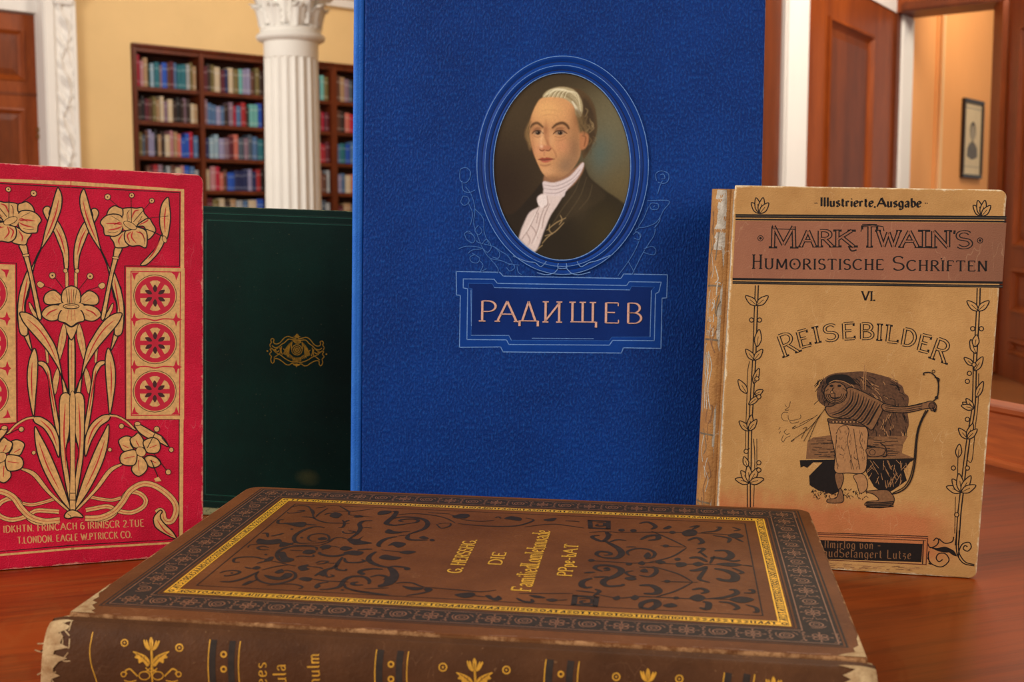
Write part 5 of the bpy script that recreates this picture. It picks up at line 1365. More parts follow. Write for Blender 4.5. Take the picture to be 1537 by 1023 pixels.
A.line([(500, 225), (395, 222), (392, 206)], 1.4, K, smooth=False); A.line([(738, 300), (752, 322), (775, 318)], 2.2, K); A.line([(795, 235), (800, 208), (850, 205), (895, 212), (900, 232)], 1.6, K, smooth=False)
A.text("'", (1216, 305), (1226, 305), 76, 3.2, K)
for c_ in ((338, 265), (1337, 275)): A.ring(c_, 12, 1.2, K); A.dot(c_, 6, K)
A.text('H', (302, 402), (343, 402.6), 62, 3.0, K, nib=(.5, .1), serif=.14)
A.text('UMORISTISCHE', (358, 404), (896, 408), 46, 2.8, K, nib=(.5, .1), serif=.12, sp=.26)
A.text('S', (940, 409), (990, 410), 62, 3.0, K, nib=(.5, .1)); A.text('CHRIFTEN', (1005, 411), (1368, 415), 46, 2.8, K, nib=(.5, .1), serif=.12, sp=.26)
A.dot((492, 382), 5, K); A.dot((1161, 358), 4, K)
A.text('VI.', (800, 547), (858, 548), 40, 2.7, K, nib=(.45, .2), serif=.14)
for ch, cx_, cy_, ww, cap, ang in (('R', 478, 792, 70, 98, -20), ('E', 543, 757, 50, 74, -15), ('I', 600, 738, 16, 70, -12), ('S', 662, 730, 56, 72, -8), ('E', 740, 723, 54, 72, -3), ('B', 820, 722, 56, 70, 0),
                                   ('I', 878, 727, 14, 70, 3), ('L', 934, 737, 54, 74, 7), ('D', 1006, 753, 56, 74, 10), ('E', 1075, 779, 50, 74, 14), ('R', 1142, 820, 70, 96, 20)):
    c, s_ = math.cos(D(ang)), math.sin(D(ang))
    a_ = (cx_ - ww / 2 * c, cy_ - ww / 2 * s_); b_ = (cx_ + ww / 2 * c, cy_ + ww / 2 * s_)
    openface(ch, a_, b_, cap, 6.0, up=(s_, -c))
# stylised vines
A.frame(0, 0, 1)
def petal(c, ang, L, w, f=True):
    dx, dy = math.cos(D(ang)), -math.sin(D(ang)); nx_, ny_ = -dy, dx
    pts = [c, (c[0] + dx * L * .35 + nx_ * w, c[1] + dy * L * .35 + ny_ * w), (c[0] + dx * L * .75 + nx_ * w * .7, c[1] + dy * L * .75 + ny_ * w * .7), (c[0] + dx * L, c[1] + dy * L),
           (c[0] + dx * L * .75 - nx_ * w * .7, c[1] + dy * L * .75 - ny_ * w * .7), (c[0] + dx * L * .35 - nx_ * w, c[1] + dy * L * .35 - ny_ * w)]
    if f: A.fill(pts, M_TAN)
    A.line(pts, 1.6, K, True, True)
    A.line([c, (c[0] + dx * L * .6, c[1] + dy * L * .6)], 1.0, K, smooth=False)
def cluster(c, s, angs=(150, 120, 90, 60, 30)):
    for a in angs: petal(c, a, s * (1 if 60 <= a <= 120 else .85), s * .19)
for c in ((1140.5, 320), (1473.5, 324)):
    cluster(c, 24, (128, 104, 78, 50))
def vine(pts, off=2.3, w=1.6):
    A.line([(x - off, y) for x, y in pts], w, K); A.line([(x + off, y) for x, y in pts], w * 1.15, K)
VL = [(1136, 428), (1135, 455), (1134, 480), (1132, 538), (1129, 590), (1126, 645), (1125, 700), (1124, 722), (1124, 762)]
VR = [(1469, 432), (1468, 462), (1466, 500), (1463, 548), (1463, 560), (1461, 612), (1454, 655), (1448, 700), (1444, 735), (1440, 770), (1438, 800), (1436, 818)]
vine(VL); vine(VR)
A.line([(1121, 600), (1122, 560), (1125, 542)], 1.1, K); A.line([(1121, 600), (1119, 672), (1125, 672)], 1.1, K); A.line([(1131, 658), (1133, 690), (1131, 760)], 1.2, K); A.line([(1136, 658), (1136, 700)], 1.0, K, smooth=False)
A.line([(1469, 560), (1468, 605), (1464, 640), (1459, 690), (1452, 690)], 1.1, K); A.line([(1438, 680), (1437, 725)], 1.2, K, smooth=False); A.line([(1434, 745), (1433, 800)], 1.0, K, smooth=False)
cluster((1136, 458), 26, (140, 40)); cluster((1132, 540), 24, (128, 52)); petal((1136, 520), 82, 26, 5)
petal((1121, 590), 122, 24, 5); petal((1131, 575), 70, 24, 4); petal((1124, 607), 40, 22, 4); petal((1133, 592), 30, 14, 4)
cluster((1124, 646), 24, (135, 80, 55)); cluster((1125, 724), 26, (165, 125, 95, 60, 15)); petal((1122, 700), 110, 16, 4)
cluster((1468, 466), 26, (138, 42)); petal((1465, 530), 112, 22, 5); petal((1463, 556), 60, 24, 5); petal((1461, 548), 140, 18, 4); petal((1463, 520), 80, 18, 5)
cluster((1461, 613), 22, (150, 125, 165)); petal((1465, 596), 66, 26, 4.5); cluster((1452, 658), 24, (130, 70, 45)); petal((1438, 686), 84, 20, 4.5)
cluster((1443, 738), 28, (160, 125, 98, 60, 25))
for c in ((1128, 480), (1140, 480), (1136, 568), (1139, 595), (1120, 677), (1139, 694), (1139, 705), (1460, 493), (1473, 493), (1455, 560), (1462, 547), (1452, 572), (1452, 629), (1431, 702), (1452, 702), (1436, 772)):
    A.dot(c, 3.2, M_TAN, K, 1.5)
# corner scroll and publisher's box at the foot
A.frame(1170, 810, 4.188)
for p in ([(930, 110), (960, 152), (1020, 168), (1065, 130), (1045, 88), (1003, 85), (985, 112), (1002, 136), (1025, 122)], [(928, 15), (948, 48), (990, 30), (1000, 0), (985, -12), (968, 5)], [(1115, -60), (1112, 0), (1112, 60), (1125, 108), (1160, 148), (1225, 162)],
          [(1130, -60), (1128, 0), (1126, 60), (1138, 100), (1172, 140), (1225, 154)], [(1125, 108), (1128, 70), (1150, 25), (1192, 15), (1205, 45), (1182, 70), (1155, 55), (1165, 35), (1182, 42)], [(940, 70), (935, 100), (942, 140)], [(1000, -10), (1040, 20), (1085, 10), (1095, -20)]):
    A.line(p, 1.7, K)
for p in ([(940, 42), (990, 50), (1040, 42), (1085, 62), (1062, 78), (1005, 72)], [(1060, 70), (1090, 62), (1115, 100), (1090, 95)], [(935, 148), (950, 140), (955, 155)]): A.fill(p, K)
A.frame(1030, 540, 2.842)
A.poly([(560, 742), (1030, 760), (1023, 872), (560, 850)], 1.5, M_RUST, closed=False); A.line([(560, 752), (1022, 770)], 1.0, K, smooth=False); A.line([(560, 736), (1032, 752)], 1.2, K, smooth=False)
A.fill([(540, 766), (1008, 784), (1003, 862), (540, 846)], M_BLK, smooth=False)
A.text('Ilmirlog von -', (590, 800), (828, 806), 34, 1.6, M_WASH2, nib=(.3, .6)); A.text('audSelangert Lutze', (585, 838), (958, 848), 36, 1.7, M_WASH2, nib=(.3, .6))
A.line([(1012, 768), (1008, 870)], 1.6, K, smooth=False)
for i in range(46):
    x = random.uniform(560, 1010); y = 874 + (x - 560) * .04 + random.uniform(-12, 8)
    A.line([(x, y), (x + random.uniform(10, 40), y + random.uniform(-2, 4))], random.uniform(.6, 1.4), M_ROBE if i % 2 else M_WASH2, smooth=False)
# the printed figure on a bench, a bow in its hand: generic pen drawing
A.frame(1150, 540, 4.264)
A.fill([(330, 180), (380, 110), (440, 85), (520, 78), (620, 73), (700, 88), (800, 118), (868, 165), (885, 210), (912, 240), (905, 330), (912, 420), (870, 500), (800, 540), (640, 560), (560, 400), (380, 300), (330, 250)], M_WASH)
rs = random.Random(5)
for i in range(150):
    x = rs.uniform(520, 890); y = rs.uniform(90, 480)
    if x > 850 and y < 160: continue
    L = rs.uniform(25, 70); a = D(rs.uniform(60, 110)) if y > 250 else D(rs.uniform(20, 70))
    A.line([(x, y), (x + L * .5 * math.cos(a) + 4, y + L * .5 * math.sin(a)), (x + L * math.cos(a), y + L * math.sin(a))], 0.98, M_BLK if i % 3 else M_ROBE)
for i in range(60):
    x = rs.uniform(330, 430); y = rs.uniform(110, 260)
    A.line([(x, y), (x + rs.uniform(-30, 10), y + rs.uniform(10, 40))], 0.91, M_BLK, smooth=False)
A.line([(630, 30), (620, 190)], .9, M_ROBE, smooth=False); A.line([(640, 60), (634, 190)], .9, M_ROBE, smooth=False)
A.fill([(265, 520), (300, 495), (420, 480), (700, 490), (905, 486), (875, 540), (868, 595), (950, 628), (255, 632)], M_WASH2, smooth=False)
for i in range(70):
    y = rs.uniform(492, 622); x = rs.uniform(275, 800)
    A.line([(x, y), (x + rs.uniform(30, 90), y + rs.uniform(-4, 4))], 0.91, M_BLK, smooth=False)
A.fill([(215, 640), (950, 628), (930, 650), (225, 655)], M_BLK, smooth=False)
A.fill([(215, 640), (310, 645), (262, 690), (240, 678), (220, 688)], M_BLK, smooth=False)
A.fill([(370, 645), (450, 640), (455, 720), (480, 830), (430, 860), (335, 835), (278, 800), (275, 740)], M_BLK, smooth=False)
A.fill([(630, 640), (930, 640), (880, 705), (900, 770), (815, 830), (760, 860), (690, 810), (640, 720)], M_BLK, smooth=False)
for i in range(40):
    x = rs.uniform(650, 900); y = rs.uniform(640, 780)
    A.line([(x, y), (x + rs.uniform(-40, 40), y + rs.uniform(20, 70))], .7, M_ROBE, smooth=False)
for i in range(90):
    x = rs.uniform(290, 640); y = rs.uniform(820, 885)
    A.line([(x, y), (x + rs.uniform(-18, 18), y + rs.uniform(5, 16))], 1.04, M_BLK if i % 4 else M_WASH, smooth=False)
A.leaf([(560, 740), (620, 730), (648, 780), (640, 830), (600, 850), (580, 790)], M_ROBE, M_BLK, 1.08)
A.leaf([(440, 730), (480, 715), (495, 760), (470, 830), (450, 800)], M_WASH2, M_BLK, 1.22)
A.leaf([(470, 820), (490, 850), (492, 905), (440, 915), (392, 910), (395, 890), (450, 880)], M_WASH2, M_BLK, 1.22)
A.leaf([(640, 840), (760, 830), (800, 850), (820, 890), (800, 930), (720, 945), (635, 930), (650, 905), (720, 895), (690, 860)], M_WASH2, M_BLK, 1.22)
for y in (905, 915, 925, 935): A.line([(640, y + 5), (720, y + 8), (815, y)], 1.82, M_BLK)
A.leaf([(405, 380), (500, 400), (640, 430), (645, 560), (632, 712), (525, 722), (440, 712), (440, 600), (412, 470)], M_ROBE, M_BLK, 1.35)
for p in ([(450, 470), (470, 430), (510, 420), (530, 450), (520, 520), (540, 620), (560, 700)], [(450, 480), (445, 600), (460, 700)], [(560, 440), (575, 560), (600, 700)], [(610, 460), (600, 520), (625, 580)], [(470, 600), (490, 610)], [(560, 620), (580, 640)], [(480, 560), (500, 580)], [(540, 640), (545, 700)]):
    A.line(p, .9, M_BLK)
for i in range(50):
    x = rs.uniform(450, 630); y = rs.uniform(430, 690)
    A.line([(x, y), (x + rs.uniform(-6, 6), y + rs.uniform(8, 26))], .7, M_WASH, smooth=False)
A.leaf([(395, 375), (430, 378), (520, 372), (640, 375), (650, 420), (560, 420), (470, 405), (405, 402)], M_WASH, M_BLK, 1.35)
for x in range(430, 640, 22): A.dot((x, 395), 8, M_ROBE, M_BLK, 0.81)
A.leaf([(380, 300), (440, 285), (520, 180), (600, 195), (680, 235), (750, 275), (752, 300), (722, 370), (678, 445), (640, 425), (560, 380), (480, 370), (420, 365), (390, 340)], M_WASH2, M_BLK, 1.35)
for k in range(12):
    t = k / 11
    A.line([(540 + 190 * t, 190 + 90 * t), (530 + 170 * t, 260 + 70 * t), (470 + 190 * t, 320 + 80 * t), (400 + 240 * t, 345 + 70 * t)], 1.95, M_BLK if k % 2 else M_WASH, taper=lambda q: .4 + math.sin(math.pi * q))
A.leaf([(750, 280), (870, 300), (1000, 275), (1050, 262), (1080, 275), (1088, 305), (1060, 325), (1035, 308), (900, 335), (760, 325)], M_WASH2, M_BLK, 1.35)
for y in (292, 305, 318): A.line([(760, y), (880, y + 8), (1000, y - 12)], 1.04, M_BLK)
A.dot((1060, 292), 20, M_WASH, M_BLK, 1.22)
# head: cap, round muffled face
A.dot((445, 210), 74, M_WASH2, M_BLK, 1.3, ry=70)
for r_ in (62, 50, 38): A.line([(445 + r_ * math.cos(D(q)), 215 + r_ * .9 * math.sin(D(q))) for q in range(0, 200, 20)], 1.17, M_BLK)
A.fill([(392, 160), (385, 120), (432, 95), (500, 92), (545, 112), (575, 155), (530, 148), (480, 128), (425, 138)], M_BLK)
A.line([(400, 150), (440, 130), (500, 140), (545, 165)], 1.0, M_ROBE)
A.dot((418, 165), 12, M_BLK, ry=8); A.dot((468, 165), 12, M_BLK, ry=8); A.line([(430, 175), (420, 205), (440, 212)], 1.56, M_BLK); A.line([(412, 238), (440, 244), (468, 236)], 1.82, M_BLK)
A.line([(440, 212), (440, 270)], 1.43, M_BLK, smooth=False); A.dot((420, 205), 9, M_ROBE, M_BLK, 0.94)
for p in ([(380, 200), (400, 185)], [(490, 180), (515, 200), (510, 230)], [(400, 220), (415, 225)]): A.line(p, 1.0, M_BLK)
# bow
A.line([(1036, 318), (1000, 380), (975, 450), (962, 540), (955, 640), (935, 745), (900, 810), (850, 845), (800, 856)], 1.95, M_BLK); A.line([(1022, 320), (988, 390), (965, 460), (952, 560), (944, 650), (920, 750), (880, 812), (810, 850)], 1.43, M_BLK)
A.line([(1070, 262), (1095, 235), (1102, 180), (1100, 140), (1082, 105), (1050, 80), (1010, 82), (1010, 98)], 1.82, M_BLK); A.dot((1090, 240), 11, M_BLK); A.ring((1070, 72), 9, .9, M_BLK); A.line([(1078, 110), (1105, 120), (1100, 145)], 1.95, M_BLK)
A.line([(1065, 300), (1078, 330), (1088, 310)], 1.95, M_BLK)
A.leaf([(640, 570), (700, 560), (760, 570), (740, 610), (660, 615)], M_WASH2, M_BLK, 1.22); A.ring((680, 590), 18, .9, M_BLK); A.line([(730, 530), (765, 560), (770, 610), (745, 620)], 1.6, M_BLK)
# flourishes left of the figure
for p in ([(385, 300), (330, 380), (270, 520)], [(378, 310), (310, 400), (240, 520)], [(370, 320), (280, 430), (170, 510), (165, 520), (180, 505)], [(330, 350), (240, 410), (170, 440), (190, 420), (165, 435)], [(300, 370), (250, 390), (215, 410)], [(220, 350), (215, 375), (150, 385), (140, 350)],
          [(155, 265), (145, 300), (120, 320), (145, 320)], [(120, 285), (130, 300)], [(140, 335), (110, 335), (98, 360), (110, 385), (140, 390)], [(150, 390), (165, 405), (210, 395)], [(130, 445), (115, 460), (130, 475), (150, 470)], [(110, 480), (100, 510), (110, 525), (125, 500), (155, 485)],
          [(80, 445), (90, 430)], [(84, 470), (92, 455)], [(232, 440), (260, 430), (240, 470), (225, 500)]):
    A.line(p, .75, M_BLK)
mb.build('front_cover', TAN.root)
mb = MB(); TAN.board(mb, 0, TAN.w, 0, TAN.h, TAN.T - .003, .003, M_TANSP, r=.0035); mb.build('back_cover', TAN.root)
TAN.pages()
sprof = [(.0006, .0005), (-.0010, .0014), (-.0022, .0022), (-.0032, .0012), (-.0048, .0006), (-.0072, .0012), (-.0094, .0035), (-.0110, .0075), (-.0118, .013), (-.0120, .018), (-.0112, .024), (-.0085, .029), (-.004, .0315), (.0006, .0315)]
zt_ = TAN.h - .0018
so, smb, pr_ = TAN.spine(sprof, M_TANSP, .0008, zt_)
# worn printing and torn lining on the spine
cum = np.concatenate([[0], np.cumsum([np.linalg.norm(pr_[i + 1] - pr_[i]) for i in range(len(pr_) - 1)])])
def sp_emb(s_, z, off):
    i = int(min(max(np.searchsorted(cum, s_) - 1, 0), len(pr_) - 2)); t = (s_ - cum[i]) / (cum[i + 1] - cum[i])
    p = pr_[i] * (1 - t) + pr_[i + 1] * t; d_ = pr_[i + 1] - pr_[i]; n_ = np.array([d_[1], -d_[0]]); n_ /= np.linalg.norm(n_)
    if np.dot(n_, p - np.array([.02, .016])) < 0: n_ = -n_
    return TAN.P(p[0] + n_[0] * off, p[1] + n_[1] * off, z)
smb2 = MB(); SA = Art(smb2, sp_emb, TAN.root, (.006, .09), TAN.w, 6e-5); SA.ppx = A.ppx
rs = random.Random(11)
def ragged(s0, s1, z0, z1, n, jag, m, lift=0):
    L = []; R_ = []
    for i in range(n + 1):
        z = z0 + (z1 - z0) * i / n
        L.append(s0(z) + rs.uniform(-jag, jag)); R_.append((s1(z) + rs.uniform(-jag, jag), z))
    cols = 6; V = []
    for i in range(n + 1):
        for c in range(cols): V.append((L[i] + (R_[i][0] - L[i]) * c / (cols - 1), R_[i][1]))
    SA._emit(V, m, SA._lift(V), [(i * cols + c, i * cols + c + 1, (i + 1) * cols + c + 1, (i + 1) * cols + c) for i in range(n) for c in range(cols - 1)])
ragged(lambda z: .0032, lambda z: .0052 + .0022 * max(0, (z - .09) / .1) + .0012 * math.sin(z * 120), .002, zt_ - .001, 60, .0005, M_TORN)
ragged(lambda z: .0050, lambda z: .0105, zt_ - .030, zt_ - .0005, 14, .0014, M_TORN)
ragged(lambda z: .0006, lambda z: .0012, .002, zt_ - .001, 50, .0002, M_TORN)
for z in (.137, .110, .062, .027, .024):
    SA.line([(.006, z), (.010, z + .0002), (.017, z - .0004)], .0009, M_GREYLINE, local=True)
for i in range(46):
    z = rs.uniform(.01, zt_ - .02); s_ = rs.uniform(.007, .015)
    SA.line([(s_, z), (s_ + rs.uniform(-.002, .002), z + rs.uniform(.002, .008)), (s_ + rs.uniform(-.002, .002), z + rs.uniform(.004, .014))], rs.uniform(.0003, .0007), (M_TORN, M_GREYLINE, M_WASH2)[i % 3], local=True)
SA.text('El.', (.0085, .126), (.0135, .126), .004, .0005, M_TORN, local=True); SA.text('lar', (.0085, .119), (.0145, .119), .004, .0005, M_TORN, local=True); SA.text('Ens', (.0085, .112), (.0145, .112), .004, .0005, M_TORN, local=True)
for k in range(3): SA.line([(.008 + .002 * k, .075), (.010 + .0015 * k, .085), (.0085 + .002 * k, .097), (.011, .104)], .0005, M_TORN, local=True)
o_ = smb2.build('torn_lining', so); o_['label'] = 'torn whitish paper lining and faded print on the spine'

# ======================================================== brown book lying in front
BX_, BY_, BZ_ = -.1363, .3674, .0511
BL, BS = .2400, .1531
BR_ = rotm('z', D(-7.88)); BQ = rotm('x', D(1.85)) @ rotm('y', D(.6))
BRN = empty('old_book', (BX_, BY_, TABLE_Z + .0003), BR_)
tag(BRN, 'thick brown leather book with gold lettering lying flat in front of the others', 'book')
BN_ = BQ[:, 2]
def top(a, b, off=0.0):
    p = np.array([0, 0, BZ_]) + BQ @ np.array([a, b, 0]) + BN_ * off
    return tuple(p)
def mk_brown(name, base, dark, wear, w, h, edge, ev, extra=None, up='y', **k):
    return m_cover(name, base, dark, wear, w, h, up=up, edge=edge, edge_var=ev, extra=extra, weave=900, wbump=.3, rough=.55, spec=.1, **k)
M_BROWN = mk_brown('brown_calf_leather', (122, 72, 38), (90, 50, 24), (176, 128, 86), BL, 2.0, .0002, .0014, y0=-.0062, blot=26, fleck=.15, scratch=.3, scratch_col=(160, 112, 76))
M_BROWNSP = mk_brown('brown_spine_leather', (94, 58, 34), (66, 38, 20), (170, 124, 84), 9, 9, -1, 0, blot=40, fleck=.25, scratch=.35, scratch_col=(140, 98, 66))
M_DARKB = m_flat('blackish_stamped_pattern', (52, 42, 36), .6, var=.2, scale=500, spec=.1)
M_TOOL = m_flat('blackish_tooled_scroll', (48, 38, 34), .6, var=.25, scale=400, spec=.1)
M_BRLINE = m_flat('brown_relief_pattern', (126, 80, 52), .5, var=.22, scale=500, bump=.2)
M_GOLDB = m_flat('bright_gilt_stamp', (240, 178, 50), .32, metal=.25, var=.2, scale=700, bump=.25)
M_GOLDP = m_flat('spine_gilt_stamp', (206, 148, 48), .35, metal=.25, var=.25, scale=600, bump=.25)
M_FRAY = m_cover('frayed_pale_leather', (206, 176, 132), (140, 100, 62), (228, 206, 168), 9, 9, edge=-1, edge_var=0, weave=420, wbump=1.0, rough=.85, blot=140)
BF = -.0062                                   # front edge of the board, at the joint
mb = MB()
def bring(off, ins, r=.006):
    out = []
    for cx_, cy_, a0, rr in ((BL - r, BF + .001, -90, .001), (BL - r, BS - r, 0, r), (r, BS - r, 90, r), (r, BF + .001, 180, .001)):
        cx2 = (BL - rr) if cx_ > BL / 2 else rr
        for k in range(7):
            t = D(a0 + 15 * k); q = max(rr - ins, 0)
            ix = -ins if rr < ins and cx_ > BL / 2 else (ins if rr < ins else 0)
            out.append(top(cx2 + q * math.cos(t) - (0 if rr >= ins else (ins - rr) * (1 if cx_ > BL / 2 else -1)), cy_ + q * math.sin(t), off))
    return out
mb.loft([bring(0, .0007), bring(-.0002, .0002), bring(-.0008, 0), bring(-.0030, 0), bring(-.0036, .0006)], M_BROWN)
A = Art(mb, lambda u, v, off: top(u, v, off), BRN, (BL / 2, BS / 2), 1.0, 3e-5, 2.5e-6)
O2 = A.O + A.R @ np.array([0, 0, BZ_]); N2 = A.R @ BN_; E2 = A.R @ BQ
def uvb(p):
    q = E2.T @ (hit(A.fr[0] + p[0] / A.fr[2], A.fr[1] + p[1] / A.fr[2], O2, N2) - O2)
    return np.array([q[0], q[1]])
A.uv = uvb; A.fr = (0, 0, 1)
def corner(px, py): return A.uv((px, py))
GI = [A.uv(p) for p in ((252, 887), (1192, 942), (1145, 781), (424, 745))]
ga0 = (GI[0][0] + GI[3][0]) / 2; ga1 = (GI[1][0] + GI[2][0]) / 2; gb0 = (GI[0][1] + GI[1][1]) / 2; gb1 = (GI[2][1] + GI[3][1]) / 2
def rect(a0, a1, b0, b1): return [(a0, b0), (a1, b0), (a1, b1), (a0, b1)]
def rband(i0, i1, m):
    """band between two rectangles inset from the gold frame (negative: outside)"""
    o = rect(ga0 + i0, ga1 - i0, gb0 + i0, gb1 - i0); n = rect(ga0 + i1, ga1 - i1, gb0 + i1, gb1 - i1)
    A._emit(o + n, m, A._lift(o), [(k, (k + 1) % 4, 4 + (k + 1) % 4, 4 + k) for k in range(4)])
OUT = min(ga0, BL - ga1, gb0 + .001, BS - gb1) - .0045
OUT = .0148
rband(-OUT, -OUT + .0006, M_DARKB)
rband(-OUT + .0012, -.0016, M_DARKB)
rband(-OUT + .0022, -OUT + .0026, M_BRLINE)
rband(-.0031, -.0027, M_BRLINE)
rband(-.0010, -.0006, M_DARKB)
rband(0, .0006, M_GOLDB); rband(.0006, .0008, M_DARKB); rband(.0008, .0030, M_GOLDB); rband(.0030, .0032, M_DARKB); rband(.0032, .0038, M_GOLDB)
rband(.0078, .0082, M_TOOL)
# border motifs: rings and four-petal flowers with small leaves, in turn
def dotl(c, r, m, ry=None): A.dot(c, r, m, local=True, ry=ry, n=12)
def motif(c, ax_, kind, s):
    tx, ty = ax_; nx_, ny_ = -ty, tx
    P = lambda p, q: (c[0] + tx * p * s + nx_ * q * s, c[1] + ty * p * s + ny_ * q * s)
    L = lambda pts, w=.00035: A.line([P(*q) for q in pts], w, M_BRLINE, local=True, n=4)
    if kind == 0:
        A.ring(c, .52 * s, .00048, M_BRLINE, local=True, n=20); A.ring(c, .24 * s, .00032, M_BRLINE, local=True, n=12)
        L([(-.72, .5), (-.8, .1), (-.62, -.4), (-.3, -.72)]); L([(.5, .72), (.75, .5), (.86, .2)])
    else:
        for q in range(4):
            a = math.pi / 4 + q * math.pi / 2
            A.ring(P(.45 * math.cos(a), .45 * math.sin(a)), .24 * s, .00042, M_BRLINE, local=True, n=12)
        dotl(c, .13 * s, M_BRLINE)
        for q in range(4):
            a = q * math.pi / 2
            L([(.3 * math.cos(a), .3 * math.sin(a)), (.85 * math.cos(a), .85 * math.sin(a))], .0003)
            dotl(P(.9 * math.cos(a), .9 * math.sin(a)), .10 * s, M_BRLINE)
    for sg in (1, -1):
        L([(1.15, .7 * sg), (1.3, .45 * sg), (1.2, .2 * sg), (1.45, .1 * sg)]); dotl(P(1.35, .8 * sg), .12 * s, M_BRLINE); L([(.95, .95 * sg), (1.1, .85 * sg)])
mo = (OUT - .0026 + .0031) / 2; ms = .0039
for (p, q, n_) in (((ga0 - mo, gb0 - mo), (ga1 + mo, gb0 - mo), 22), ((ga0 - mo, gb1 + mo), (ga1 + mo, gb1 + mo), 22), ((ga0 - mo, gb0 - mo), (ga0 - mo, gb1 + mo), 13), ((ga1 + mo, gb0 - mo), (ga1 + mo, gb1 + mo), 13)):
    p = np.array(p); q = np.array(q); d_ = (q - p) / np.linalg.norm(q - p)
    for k in range(0 if d_[0] > .5 else 1, n_ + (1 if d_[0] > .5 else 0)): motif(tuple(p + (q - p) * k / n_), tuple(d_), (k + 1) % 2, ms)
# gold band filled with small strokes like worn lettering
rs = random.Random(21)
def goldrun(p, q, n_):
    p = np.array(p); q = np.array(q); d_ = (q - p) / np.linalg.norm(q - p); nn = np.array([-d_[1], d_[0]]); L = np.linalg.norm(q - p) / n_
    for k in range(n_):
        c = p + d_ * L * (k + .5); h_ = .0010; w_ = L * .36; kind = rs.randrange(5)
        P = lambda x, y: tuple(c + d_ * w_ * x + nn * h_ * y)
        if kind == 0: A.line([P(-.8, -1), P(-.8, 1), P(.8, 1), P(.8, -1)], .00052, M_DARKB, False, local=True)
        elif kind == 1: A.line([P(-.8, -1), P(.8, 1)], .00055, M_DARKB, False, local=True); A.line([P(.8, -1), P(.8, .4)], .00052, M_DARKB, False, local=True)
        elif kind == 2: A.line([P(0, -1), P(0, 1)], .0006, M_DARKB, False, local=True); A.line([P(-.9, 1), P(.9, 1)], .00052, M_DARKB, False, local=True)
        elif kind == 3: A.ring(tuple(c), h_ * .8, .0005, M_DARKB, local=True, n=10)
        else: A.line([P(.8, 1), P(-.8, .6), P(.8, -.3), P(-.8, -1)], .00055, M_DARKB, False, local=True)
i_ = .0019
goldrun((ga0 + .004, gb0 + i_), (ga1 - .004, gb0 + i_), 92); goldrun((ga0 + .004, gb1 - i_), (ga1 - .004, gb1 - i_), 92)
goldrun((ga0 + i_, gb0 + .004), (ga0 + i_, gb1 - .004), 52); goldrun((ga1 - i_, gb0 + .004), (ga1 - i_, gb1 - .004), 52)
for c in rect(ga0 + i_, ga1 - i_, gb0 + i_, gb1 - i_): A.ring(c, .0008, .0005, M_DARKB, local=True, n=10)
